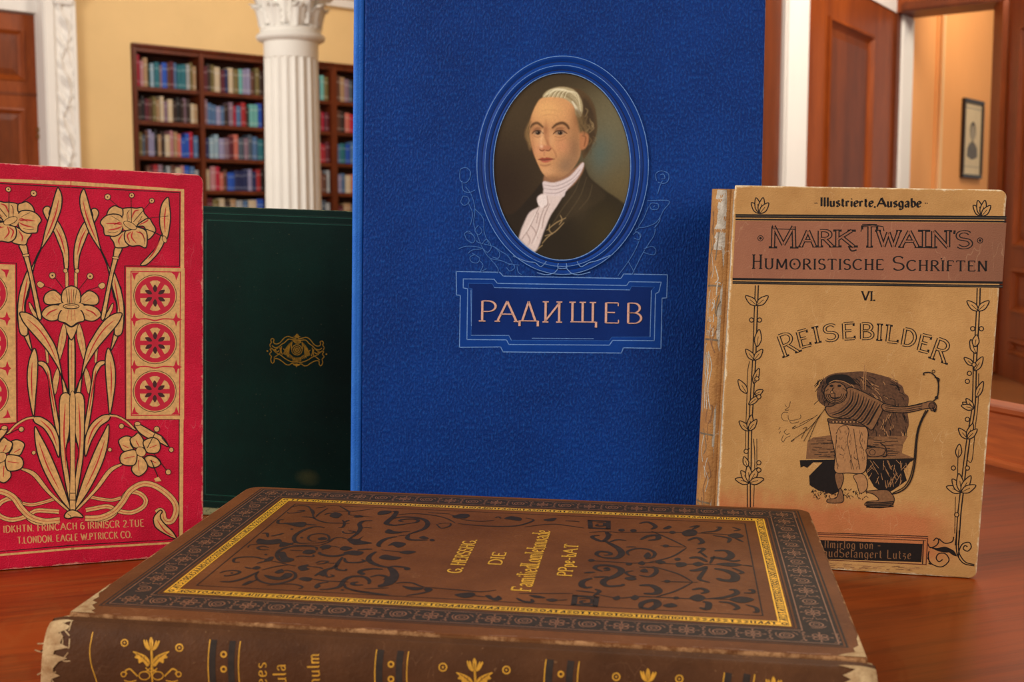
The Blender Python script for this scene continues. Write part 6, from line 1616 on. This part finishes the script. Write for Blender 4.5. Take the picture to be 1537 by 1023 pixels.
# ---- tooled scrolls of the inner field: (points, width in millimetres) strokes and filled leaves
def S_(w, *pts): A.line(pts, w * .62e-3, M_TOOL, taper=lambda t: .45 + .75 * math.sin(math.pi * min(1, max(0, t))) ** .7, n=5)
def F_(*pts): A.fill(pts, M_TOOL)
def B_(c, rx, ry=None, rot=0): A.dot(c, rx, M_TOOL, ry=ry or rx * .45, rot=rot, n=12)
A.ppx = 1.0
A.frame(330, 740, 6.6826)
for w, p in ((2.2, [(1050, 345), (960, 335), (850, 365), (760, 420), (745, 470), (790, 500), (900, 500)]), (1.3, [(900, 500), (1000, 495), (1090, 470), (1080, 420), (1000, 405), (910, 420), (885, 455), (920, 480), (970, 480)]),
             (1.2, [(1000, 520), (1090, 490), (1150, 450), (1220, 445), (1290, 465)]), (2.4, [(1310, 450), (1380, 400), (1410, 350), (1400, 310), (1440, 280), (1530, 275)]), (1, [(1410, 350), (1470, 345), (1530, 350)]),
             (1, [(280, 545), (300, 520), (380, 510), (600, 500), (760, 520), (900, 520), (1000, 525)]), (1.6, [(420, 405), (470, 400), (480, 440)]), (1.6, [(510, 430), (570, 420), (640, 400)]), (1.5, [(490, 565), (410, 565), (380, 545), (430, 530), (490, 545)]),
             (2.0, [(970, 570), (960, 540), (860, 530), (720, 535), (620, 560), (575, 600), (580, 650), (640, 690), (740, 670)]), (1, [(700, 570), (770, 575), (830, 575)]), (1.4, [(760, 640), (810, 630), (930, 635), (935, 615)]),
             (1.6, [(200, 690), (140, 690), (150, 655), (230, 640), (350, 640), (450, 660), (520, 650)]), (1.4, [(370, 705), (420, 690), (480, 680)]), (1, [(520, 680), (600, 695), (680, 715), (760, 730)]), (1.2, [(420, 770), (560, 735), (680, 720)]),
             (1.2, [(870, 730), (1000, 745), (1030, 760)]), (2.0, [(0, 885), (120, 885), (250, 850), (380, 790)]), (1.4, [(250, 740), (285, 750), (320, 755)]), (1.6, [(390, 780), (360, 830), (400, 880), (520, 910), (660, 890), (750, 850), (750, 800), (690, 775), (640, 775)]),
             (1.2, [(470, 925), (640, 910), (760, 915), (830, 940), (790, 960)]), (1, [(250, 905), (340, 880), (380, 860)]), (1.6, [(0, 800), (60, 780), (150, 775), (200, 790), (150, 815), (60, 830), (50, 820)]),
             (2.2, [(950, 830), (1000, 800), (1060, 770), (1150, 740), (1190, 690), (1230, 640)]), (1.4, [(1060, 800), (1080, 840), (1140, 830), (1110, 815)]), (1.4, [(960, 700), (1020, 680), (1080, 685), (1040, 705), (970, 710)]), (1, [(1080, 700), (1130, 702), (1180, 700)]),
             (1.8, [(1170, 710), (1170, 760), (1250, 775), (1270, 760)]), (2.6, [(1000, 590), (1010, 610), (1100, 630), (1200, 625), (1330, 590), (1440, 590)]), (1, [(1020, 570), (1040, 560), (1060, 550)]), (2.0, [(1250, 650), (1270, 690), (1380, 695), (1450, 680), (1420, 665)]),
             (1, [(1120, 530), (1160, 535), (1200, 545)]), (2, [(1380, 570), (1460, 562), (1530, 560)]), (1.6, [(640, 265), (590, 270), (585, 300), (650, 305), (780, 300)]), (1.6, [(860, 310), (910, 315), (970, 320)]), (1.4, [(820, 235), (900, 240), (960, 255)]),
             (1.2, [(710, 135), (790, 125), (880, 130), (910, 160)]), (1.4, [(930, 215), (960, 260), (1070, 295), (1200, 300), (1300, 305)]), (1, [(1060, 130), (1030, 140), (960, 150)]), (1, [(1080, 150), (1000, 200), (960, 240)]), (1.4, [(680, 190), (690, 200), (760, 195), (840, 180), (830, 170), (770, 180)]),
             (1.4, [(1230, 270), (1250, 300), (1230, 340), (1190, 345)]), (1.4, [(1300, 270), (1280, 275), (1255, 290)]), (1.6, [(1050, 215), (1100, 200), (1180, 210), (1230, 220)]), (1, [(1120, 180), (1200, 180), (1290, 185), (1300, 215), (1400, 225), (1537, 240)]),
             (1.2, [(1200, 130), (1240, 150), (1300, 180), (1400, 175), (1537, 155)]), (1.6, [(1230, 380), (1250, 400), (1320, 400), (1350, 385), (1290, 375)]), (1.6, [(950, 940), (1000, 905), (1090, 890)]), (2.4, [(1000, 965), (1100, 960), (1200, 935), (1250, 870), (1330, 835), (1450, 840), (1500, 880), (1490, 910)]),
             (1.6, [(1250, 910), (1270, 950), (1400, 985), (1500, 990)]), (1.2, [(930, 860), (1080, 880), (1290, 890)])): S_(w, *p)
for p in ([(1280, 475), (1300, 450), (1380, 460), (1440, 430), (1410, 470), (1530, 500), (1400, 515), (1340, 515)], [(370, 500), (390, 455), (480, 470), (600, 460), (610, 500), (480, 515)], [(600, 540), (620, 490), (700, 500), (760, 490), (700, 520)],
          [(590, 600), (650, 590), (680, 640), (745, 660), (700, 690), (630, 680)], [(830, 600), (860, 570), (940, 570), (960, 590), (900, 610)], [(440, 680), (500, 640), (540, 640), (510, 680)], [(780, 745), (820, 725), (890, 715), (870, 745), (900, 760), (820, 780)],
          [(320, 755), (370, 730), (410, 745), (370, 765)], [(440, 820), (520, 830), (600, 840), (660, 800), (730, 810), (690, 850), (600, 870), (500, 860)], [(550, 790), (620, 760), (640, 790), (580, 805)], [(220, 920), (290, 880), (340, 885), (260, 920)],
          [(1000, 790), (1080, 760), (1050, 830), (1000, 820)], [(1000, 545), (1060, 515), (1120, 530), (1070, 560)], [(1200, 560), (1250, 530), (1330, 550), (1260, 575)], [(640, 300), (720, 295), (850, 290), (860, 320), (800, 340)], [(900, 150), (940, 170), (950, 200), (930, 220), (915, 190)],
          [(1100, 230), (1150, 190), (1220, 210), (1180, 250)], [(1340, 235), (1400, 220), (1440, 235), (1380, 245)], [(945, 940), (980, 915), (1010, 930), (970, 955)], [(790, 860), (850, 840), (930, 855), (880, 885)], [(1240, 600), (1330, 575), (1440, 590), (1380, 625)], [(980, 455), (1040, 440), (1080, 460), (1010, 470)]): F_(*p)
for c in ((460, 615), (820, 445), (120, 800), (1230, 970), (720, 360)): B_(c, 16)
A.frame(510, 750, 6.82)
for w, p in ((3.0, [(540, 120), (580, 120), (550, 170), (490, 220), (480, 245), (560, 260), (680, 245)]), (2.0, [(680, 245), (780, 230), (800, 205), (740, 195), (650, 200), (610, 215), (650, 225)]), (2.6, [(540, 190), (640, 175), (760, 180), (860, 200), (900, 240), (870, 290), (800, 320), (710, 350)]),
             (2.4, [(710, 350), (690, 390), (740, 410), (900, 410)]), (1.2, [(580, 330), (650, 326), (720, 325)]), (2.6, [(590, 375), (500, 390), (430, 420), (395, 460), (410, 480)]), (1, [(600, 370), (645, 363), (690, 360)]), (1, [(420, 510), (600, 530), (780, 535)]),
             (2.8, [(370, 530), (310, 570), (295, 610), (340, 650), (430, 680), (510, 690)]), (4.2, [(500, 690), (540, 720), (560, 780), (510, 850), (420, 880), (390, 885)]), (2, [(500, 690), (560, 680), (660, 690), (710, 700)]), (2.6, [(440, 710), (330, 705), (230, 720), (205, 745), (250, 765)]),
             (2, [(310, 790), (400, 770), (480, 790), (450, 820)]), (2.2, [(240, 870), (150, 870), (130, 850), (190, 840)]), (1, [(250, 910), (380, 905), (500, 900)]), (2.2, [(110, 920), (250, 945), (500, 975)]),
             (1.4, [(570, 855), (640, 845), (740, 850), (820, 880), (890, 900)]), (1.6, [(680, 980), (860, 950), (940, 920)]), (1.2, [(600, 150), (760, 140), (940, 155), (1080, 185), (1180, 235)]), (1.2, [(900, 130), (1020, 136), (1130, 145)]), (1, [(990, 250), (1050, 240), (1130, 240), (1120, 270), (1040, 290), (1005, 265), (990, 250)])): S_(w, *p)
for p in ([(810, 385), (860, 370), (910, 395), (850, 400)], [(390, 130), (440, 110), (530, 115), (500, 140), (400, 155)], [(460, 330), (500, 300), (560, 320), (640, 330), (580, 345), (500, 345)], [(490, 470), (560, 430), (660, 440), (670, 460), (600, 490), (540, 465)], [(610, 540), (680, 520), (780, 530), (700, 555)],
          [(400, 590), (460, 560), (540, 575), (630, 590), (560, 615), (450, 610)], [(640, 880), (720, 890), (860, 900), (800, 925), (700, 915)], [(860, 910), (920, 900), (950, 920), (900, 945)], [(1130, 150), (1220, 165), (1330, 160), (1280, 190), (1200, 180)], [(480, 800), (540, 770), (560, 790), (500, 850), (440, 870)]): F_(*p)
B_((945, 412), 26); B_((690, 705), 34); B_((230, 755), 30)
A.frame(640, 750, 5.9115)
for w, p in ((1.2, [(300, 170), (400, 185), (500, 190), (600, 180)]), (1.6, [(280, 210), (500, 230), (720, 235), (850, 220), (950, 180), (880, 160)]), (1.2, [(610, 160), (640, 150), (660, 165)]), (1.2, [(870, 240), (1100, 215), (1250, 228), (1400, 250)]), (1.4, [(1230, 185), (1300, 188), (1360, 195)]),
             (1, [(430, 850), (475, 856), (520, 860)]), (2, [(800, 870), (860, 900), (940, 905), (930, 880)]), (1, [(820, 830), (1000, 830), (1300, 830)]), (1, [(1170, 890), (1210, 888), (1250, 885)]), (1, [(0, 775), (300, 800), (480, 815), (620, 800)])): S_(w, *p)
for p in ([(230, 150), (300, 125), (380, 130), (340, 160), (280, 165)], [(690, 165), (750, 145), (840, 160), (830, 185), (740, 175)], [(1040, 175), (1150, 160), (1130, 185), (1080, 190)], [(250, 840), (400, 820), (430, 850), (340, 870)], [(520, 850), (560, 845), (600, 870), (640, 850), (670, 880), (620, 895), (560, 880)],
          [(910, 845), (1000, 850), (1060, 870), (970, 870)], [(1060, 885), (1120, 875), (1170, 890), (1110, 905)]): F_(*p)
A.frame(840, 770, 4.5206)
for w, p in ((1.8, [(250, 65), (300, 65), (300, 85), (250, 85), (260, 75)]), (1.8, [(130, 580), (210, 580), (215, 610), (150, 610), (150, 595), (180, 595)]), (2.6, [(350, 150), (320, 130), (330, 160), (290, 190), (230, 170), (225, 155), (270, 150)]), (3.4, [(300, 185), (350, 210), (400, 240), (420, 275), (380, 305), (290, 300)]),
             (2.4, [(290, 300), (250, 280), (270, 260), (330, 265), (345, 280), (300, 285)]), (1.8, [(340, 195), (390, 180), (450, 185)]), (1, [(200, 130), (300, 125), (400, 130)]), (1, [(190, 320), (350, 330), (520, 340)]),
             (3.2, [(290, 395), (240, 375), (260, 355), (340, 355), (410, 375), (415, 400), (370, 430), (310, 450), (295, 475), (330, 495), (420, 490), (430, 480)]), (2, [(300, 380), (320, 370), (330, 385), (300, 390)]), (2, [(230, 435), (280, 432), (330, 430)]), (2, [(165, 405), (200, 402), (240, 400)]),
             (3, [(220, 440), (160, 460), (150, 490), (180, 505), (220, 500)]), (2, [(240, 515), (270, 530), (230, 560)]), (1.4, [(110, 525), (180, 532), (240, 540)]), (2, [(470, 285), (460, 260), (520, 240), (600, 245), (645, 270), (630, 300), (580, 310)]), (1.6, [(450, 230), (485, 228), (520, 230)]), (2.2, [(540, 365), (640, 370), (655, 400), (610, 430), (540, 420)]),
             (1.6, [(500, 390), (450, 400), (470, 420), (520, 430)]), (1, [(460, 340), (620, 335), (800, 345), (1000, 345), (1080, 350)]), (3.2, [(880, 305), (940, 300), (1000, 330)]), (3.2, [(880, 390), (940, 385), (1000, 360)]), (3.6, [(1050, 255), (1130, 255), (1165, 285), (1130, 310), (1050, 300), (1035, 310)]), (1.4, [(1020, 340), (1035, 315), (1050, 290)]),
             (4.2, [(1050, 375), (1130, 390), (1190, 420), (1180, 455), (1110, 455), (1070, 440)]), (1.6, [(1240, 352), (1275, 355), (1310, 360)]), (2.2, [(1130, 315), (1180, 325), (1225, 318)]), (2, [(1170, 370), (1240, 400), (1215, 410)]), (2, [(930, 240), (980, 240), (940, 270)]), (1.5, [(950, 260), (975, 280), (1000, 300)]), (2.2, [(1000, 370), (960, 420), (950, 450), (1020, 470)]),
             (1.2, [(600, 335), (760, 295), (860, 235)]), (1.2, [(620, 120), (760, 180), (860, 230)]), (1, [(680, 220), (770, 226), (860, 230)]), (1.2, [(630, 360), (800, 410), (900, 465)]), (1.2, [(640, 570), (780, 530), (900, 470)]), (1, [(690, 462), (820, 466), (940, 468)]), (1, [(380, 130), (820, 130), (1240, 150)]),
             (2.6, [(540, 70), (600, 60), (650, 90), (620, 110)]), (3, [(550, 180), (600, 155), (660, 150), (665, 175), (600, 185)]), (2, [(880, 95), (940, 85), (900, 110)]), (2.6, [(870, 185), (930, 165), (970, 195), (940, 210)]), (2, [(960, 130), (1060, 120), (1090, 95), (1060, 95)]), (2.2, [(1040, 150), (1150, 170), (1140, 200)]), (1.6, [(1180, 120), (1220, 110), (1170, 95)]), (1.6, [(1190, 170), (1215, 180), (1245, 195)]),
             (1.2, [(250, 550), (400, 575), (560, 565), (880, 580), (1000, 580), (1180, 585)]), (3.6, [(540, 490), (620, 490), (670, 520), (650, 545), (570, 545)]), (3.4, [(550, 645), (560, 610), (640, 590), (665, 620), (610, 650), (545, 635)]), (2.6, [(900, 520), (960, 510), (1000, 530), (960, 545)]), (3, [(950, 640), (1000, 650), (1010, 610), (970, 600)]), (2.6, [(1010, 580), (1120, 570), (1200, 545), (1190, 520), (1150, 520)]),
             (2.4, [(1080, 600), (1160, 610), (1210, 640), (1180, 655)]), (2, [(1250, 540), (1310, 540), (1310, 520), (1280, 520)]), (2, [(1260, 620), (1330, 640), (1340, 670), (1310, 670)])): S_(w, *p)
for p in ([(570, 290), (600, 265), (620, 290), (590, 305)], [(545, 390), (580, 375), (600, 400), (560, 400)], [(440, 440), (500, 430), (520, 450), (470, 455)], [(790, 335), (850, 335), (860, 355), (800, 365)], [(900, 345), (940, 330), (980, 345), (940, 360)], [(1060, 345), (1150, 335), (1240, 350), (1160, 362)],
          [(830, 130), (880, 110), (930, 120), (920, 150), (850, 155)], [(1140, 150), (1200, 135), (1250, 155), (1190, 170)], [(700, 625), (760, 610), (800, 630), (740, 640)], [(880, 575), (940, 550), (990, 575), (940, 600)], [(1150, 585), (1230, 565), (1320, 585), (1240, 610)],
          [(530, 340), (560, 325), (580, 340), (560, 352)], [(650, 330), (690, 320), (720, 335), (680, 345)], [(700, 105), (740, 85), (760, 95), (730, 108)], [(360, 575), (400, 560), (410, 580), (380, 590)], [(480, 575), (510, 555), (540, 570), (510, 590)]): F_(*p)
for c in ((215, 320), (470, 345), (765, 130), (790, 575), (500, 118), (420, 115), (720, 222), (730, 462), (800, 312)): B_(c, 22)
for q in ([(205, 50), (330, 55), (330, 105), (210, 100)], [(105, 560), (250, 570), (240, 630), (95, 620)]): A.poly(q, .0018, M_TOOL)
# gold title, reading away from the spine
A.frame(640, 750, 5.9115)
def btext(txt, p, q, cap, w, nb=(.5, math.pi / 2), sp=.2):
    u0, u1 = A.uv(p), A.uv(q)
    A.text(txt, u0, u1, cap, w, M_GOLDB, nib=nb, up=(-1, 0), local=True, serif=.14, sp=sp)
btext('G. HERSSHG.', (302, 648), (446, 358), .0047, .0010)
btext('DIE', (662, 577), (708, 468), .0046, .0010)
btext('Familiedl.omlehnwade', (920, 812), (1098, 275), .0062, .0010, (.35, math.pi / 2 + .5), .12)
btext('PPpe-bAT', (1285, 676), (1346, 398), .0048, .0010)
for k in range(26):
    a = rs.uniform(.01, BL - .01)
    A.line([(a, BF + rs.uniform(.0008, .0012)), (a + rs.uniform(.002, .010), BF + rs.uniform(.0008, .0016))], rs.uniform(.0003, .0006), M_BRLINE, local=True)
cov = mb.build('front_cover', BRN)
# boards and text block
mb = MB(); mb.box(0, BL, BF, BS + .001, 0, .0032, M_BROWN, .0006); mb.build('back_cover', BRN)
mb = MB()
def pg(a, b): p = top(a, b, -.0036); return [(p[0], p[1], .0032), p]
q4 = [pg(.004, -.004), pg(BL - .004, -.004), pg(BL - .004, BS - .004), pg(.004, BS - .004)]
mb.loft([[q[0] for q in q4], [q[1] for q in q4]], M_PAGEBLOCK); mb.build('page_block', BRN)
# spine with raised joint and worn ends
SPR = catmull([(BF + .0012, -.0012), (BF - .0006, -.0020), (BF - .0018, -.0026), (BF - .0030, -.0018), (BF - .0046, -.0008), (BF - .0062, -.0010), (BF - .0084, -.0030), (BF - .0104, -.0072), (BF - .0120, -.0140), (BF - .0127, -.0230), (BF - .0122, -.0320), (BF - .0104, -.0400), (BF - .0070, -.0455), (BF - .002, -.0478), (BF + .002, -.0478)], 6)
scum = np.concatenate([[0], np.cumsum([np.linalg.norm(SPR[i + 1] - SPR[i]) for i in range(len(SPR) - 1)])])
def bsp(a, s_, off):
    i = int(min(max(np.searchsorted(scum, s_) - 1, 0), len(SPR) - 2)); t = (s_ - scum[i]) / (scum[i + 1] - scum[i])
    p = SPR[i] * (1 - t) + SPR[i + 1] * t; d_ = SPR[i + 1] - SPR[i]; n_ = np.array([d_[1], -d_[0]]); n_ /= np.linalg.norm(n_)
    if np.dot(n_, p - np.array([.03, -.024])) < 0: n_ = -n_
    p = p + n_ * off
    e = 0.0
    for end in (0.0, BL):
        e = max(e, 1 - abs(a - end + (.0035 if end == 0 else -.0015)) / .006)
    e = max(0, e)
    sag = .0012 * e * e
    tz = top(a, BF)[2] / BZ_
    y = p[0] + sag * .8
    return (a, y, max(.0004, (BZ_ + p[1] - sag * (1 if p[1] > -.02 else -1)) * tz * 1.0))
mb = MB()
rings = []
for k in range(61):
    a = -.0035 + (BL + .005) * k / 60
    outer = [bsp(a, s_, 0) for s_ in scum]; inner = [bsp(a, s_, -.0013) for s_ in scum][::-1]
    rings.append(outer + inner)
mb.loft(rings, M_BROWNSP, True, True, True)
SA = Art(mb, bsp, BRN, (.1, .022), 1.0, 5e-5, 2e-6); SA.ppx = 1 / 4900.0
def sdots(c, r): SA.ring(c, r, 2.0, M_GOLDP); SA.dot(c, r * .3, M_GOLDP)
def bouquet(cx_, cy_, k=1.0):
    T = lambda x, y: (cx_ + x * k, cy_ + y * k)
    for pts in ([(0, 0), (-12, 30), (-8, 70), (0, 100), (10, 70), (14, 30)], [(-10, 95), (-40, 75), (-55, 30), (-50, 20), (-40, 50), (-35, 20), (-20, 55)], [(12, 95), (40, 80), (62, 35), (55, 28), (42, 50), (40, 25), (22, 60)]):
        SA.leaf([T(*p) for p in pts], M_GOLDP, M_GOLDP, .8)
    for sg in (-1, 1):
        pts = [(sg * 10, 190), (sg * 30, 150), (sg * 70, 125), (sg * 135, 105), (sg * 110, 130), (sg * 122, 150), (sg * 95, 160), (sg * 90, 190), (sg * 60, 180), (sg * 30, 215)]
        SA.leaf([T(*p) for p in pts], M_GOLDP, M_GOLDP, .7)
        SA.line([T(sg * 18, 195), T(sg * 60, 150), T(sg * 110, 118)], .9, M_BROWNSP)
        for q in ((55, 165, 50, 140), (75, 150, 72, 132)): SA.line([T(sg * q[0], q[1]), T(sg * q[2], q[3])], .7, M_BROWNSP)
        SA.ring(T(sg * 50, 285), 40, 1.6, M_GOLDP, ry=30); SA.line([T(sg * 8, 230), T(sg * 30, 250), T(sg * 60, 255)], 1.3, M_GOLDP)
        SA.line([T(sg * 100, 290), T(sg * 130, 260), T(sg * 160, 235), T(sg * 190, 250), T(sg * 180, 275)], 2.2, M_GOLDP); SA.ring(T(sg * 205, 275), 18, 1.6, M_GOLDP)
        SA.line([T(sg * 110, 320), T(sg * 160, 330), T(sg * 200, 320)], 1.6, M_GOLDP)
    SA.line([T(0, 95), T(4, 180), T(2, 250), T(10, 330), T(10, 400)], 2.2, M_GOLDP); SA.line([T(8, 95), T(14, 180), T(12, 250)], 1.0, M_GOLDP)
    SA.line([T(0, 40), T(0, 95)], .7, M_BROWNSP)
    SA.line([T(-40, 225), T(-10, 255), T(20, 250), T(45, 230)], 1.6, M_GOLDP)
SA.frame(0, 840, 4.958)
bouquet(1125, 575); sdots((927, 616), 24); sdots((1335, 652), 26)
SA.line([(692, 535), (680, 590), (668, 680), (680, 780), (712, 880), (730, 960)], 1.5, M_GOLDP)
def sband(x, y, dx2=95, k=3.3756):
    """pair of dark bands between gold rules; x is the left gold rule, given in the current frame"""
    for off, w_, m_ in ((0, 1.7, M_GOLDP), (dx2 * .22, 9.5, M_DARKB), (dx2 * 1.22, 9.5, M_DARKB), (dx2 * 1.62, 1.7, M_GOLDP)):
        SA.line([(x + off, y + off * .06), (x + off - 8, y + 70), (x + off - 10, y + 150), (x + off - 2, y + 260)], w_, m_)
    for q in (75, 150): SA.ring((x + dx2 * .72, y + q), 13, 2.4, M_GOLDP)
SA.frame(80, 720, 3.3762)
sband(795, 808)
def vtext(txt, x, y0_, y1_, cap, w):
    SA.text(txt, (x, y0_), (x - 6, y1_), cap, w, M_GOLDP, up=(-1, 0.02), nib=(.4, math.pi / 2), sp=.18)
vtext('dees', 1085, 1085, 925, 62, 2.2); vtext('gula', 1182, 1075, 935, 66, 2.2); vtext('inulm', 1352, 1060, 880, 62, 2.2)
SA.frame(450, 720, 3.3756)
sband(390, 858, 100)
k_ = 3.3756 / 4.958; bouquet(885, 903, k_); sdots((725, 948), 19); sdots((1047, 962), 18)
sband(1248, 908, 104)
SA.frame(850, 720, 3.2021)
bouquet(392, 906, 3.2021 / 4.958); sdots((240, 945), 17); sdots((543, 955), 17)
sband(760, 925, 90); bouquet(995, 945, 3.2021 / 4.958)
# frayed ends
rs = random.Random(31)
def fray(a0f, s0, s1, n, wid, lift):
    V = []; cols = 5
    for i in range(n + 1):
        s_ = s0 + (s1 - s0) * i / n; w_ = wid(i / n) * rs.uniform(.55, 1.25)
        for c in range(cols): V.append((a0f(w_ * c / (cols - 1)), s_))
    SA._emit(V, M_FRAY, lift, [(i * cols + c, i * cols + c + 1, (i + 1) * cols + c + 1, (i + 1) * cols + c) for i in range(n) for c in range(cols - 1)])
fray(lambda w_: -.0034 + w_, .0002, scum[-1] - .002, 60, lambda t: .0088 * (1 - .2 * math.sin(7 * t)) if t < .35 else .0055, 2.2e-4)
fray(lambda w_: BL + .0014 - w_, .0002, scum[-1] - .002, 60, lambda t: .0085 if t < .5 else .004, 2.2e-4)
for k in range(70):
    end = k % 2; a = (-.003 + rs.uniform(0, .009)) if not end else (BL + .001 - rs.uniform(0, .008)); s_ = rs.uniform(.001, .03)
    SA.line([(a, s_), (a + rs.uniform(-.002, .002), s_ + rs.uniform(.001, .003)), (a + rs.uniform(-.003, .003), s_ + rs.uniform(.002, .006))], .0004, (M_FRAY, M_BROWNSP)[k % 3 == 0], local=True)
mb.build('spine', BRN)
def patch(pts):
    m2 = MB(); A2 = Art(m2, lambda u, v, off: top(u, v, off), BRN, (0, 0), 1.0, 9e-5)
    A2._emit(pts, M_FRAY, A2._lift(pts), [list(range(len(pts)))])
    o_ = m2.build('frayed_corner', cov); o_['label'] = 'pale frayed leather at a worn corner'
patch([(.0004, BF + .0006), (.0085, BF + .0006), (.0062, BF + .0025), (.0068, BF + .004), (.0040, .0010), (.0046, .0032), (.0022, .0050), (.0026, .0085), (.0010, .0115), (.0012, .017), (.0003, .021)])
patch([(BL - .0004, BF + .0006), (BL - .0003, .012), (BL - .0012, .008), (BL - .0014, .003), (BL - .0032, .0006), (BL - .0030, BF + .004), (BL - .0062, BF + .0024), (BL - .0085, BF + .0006)])
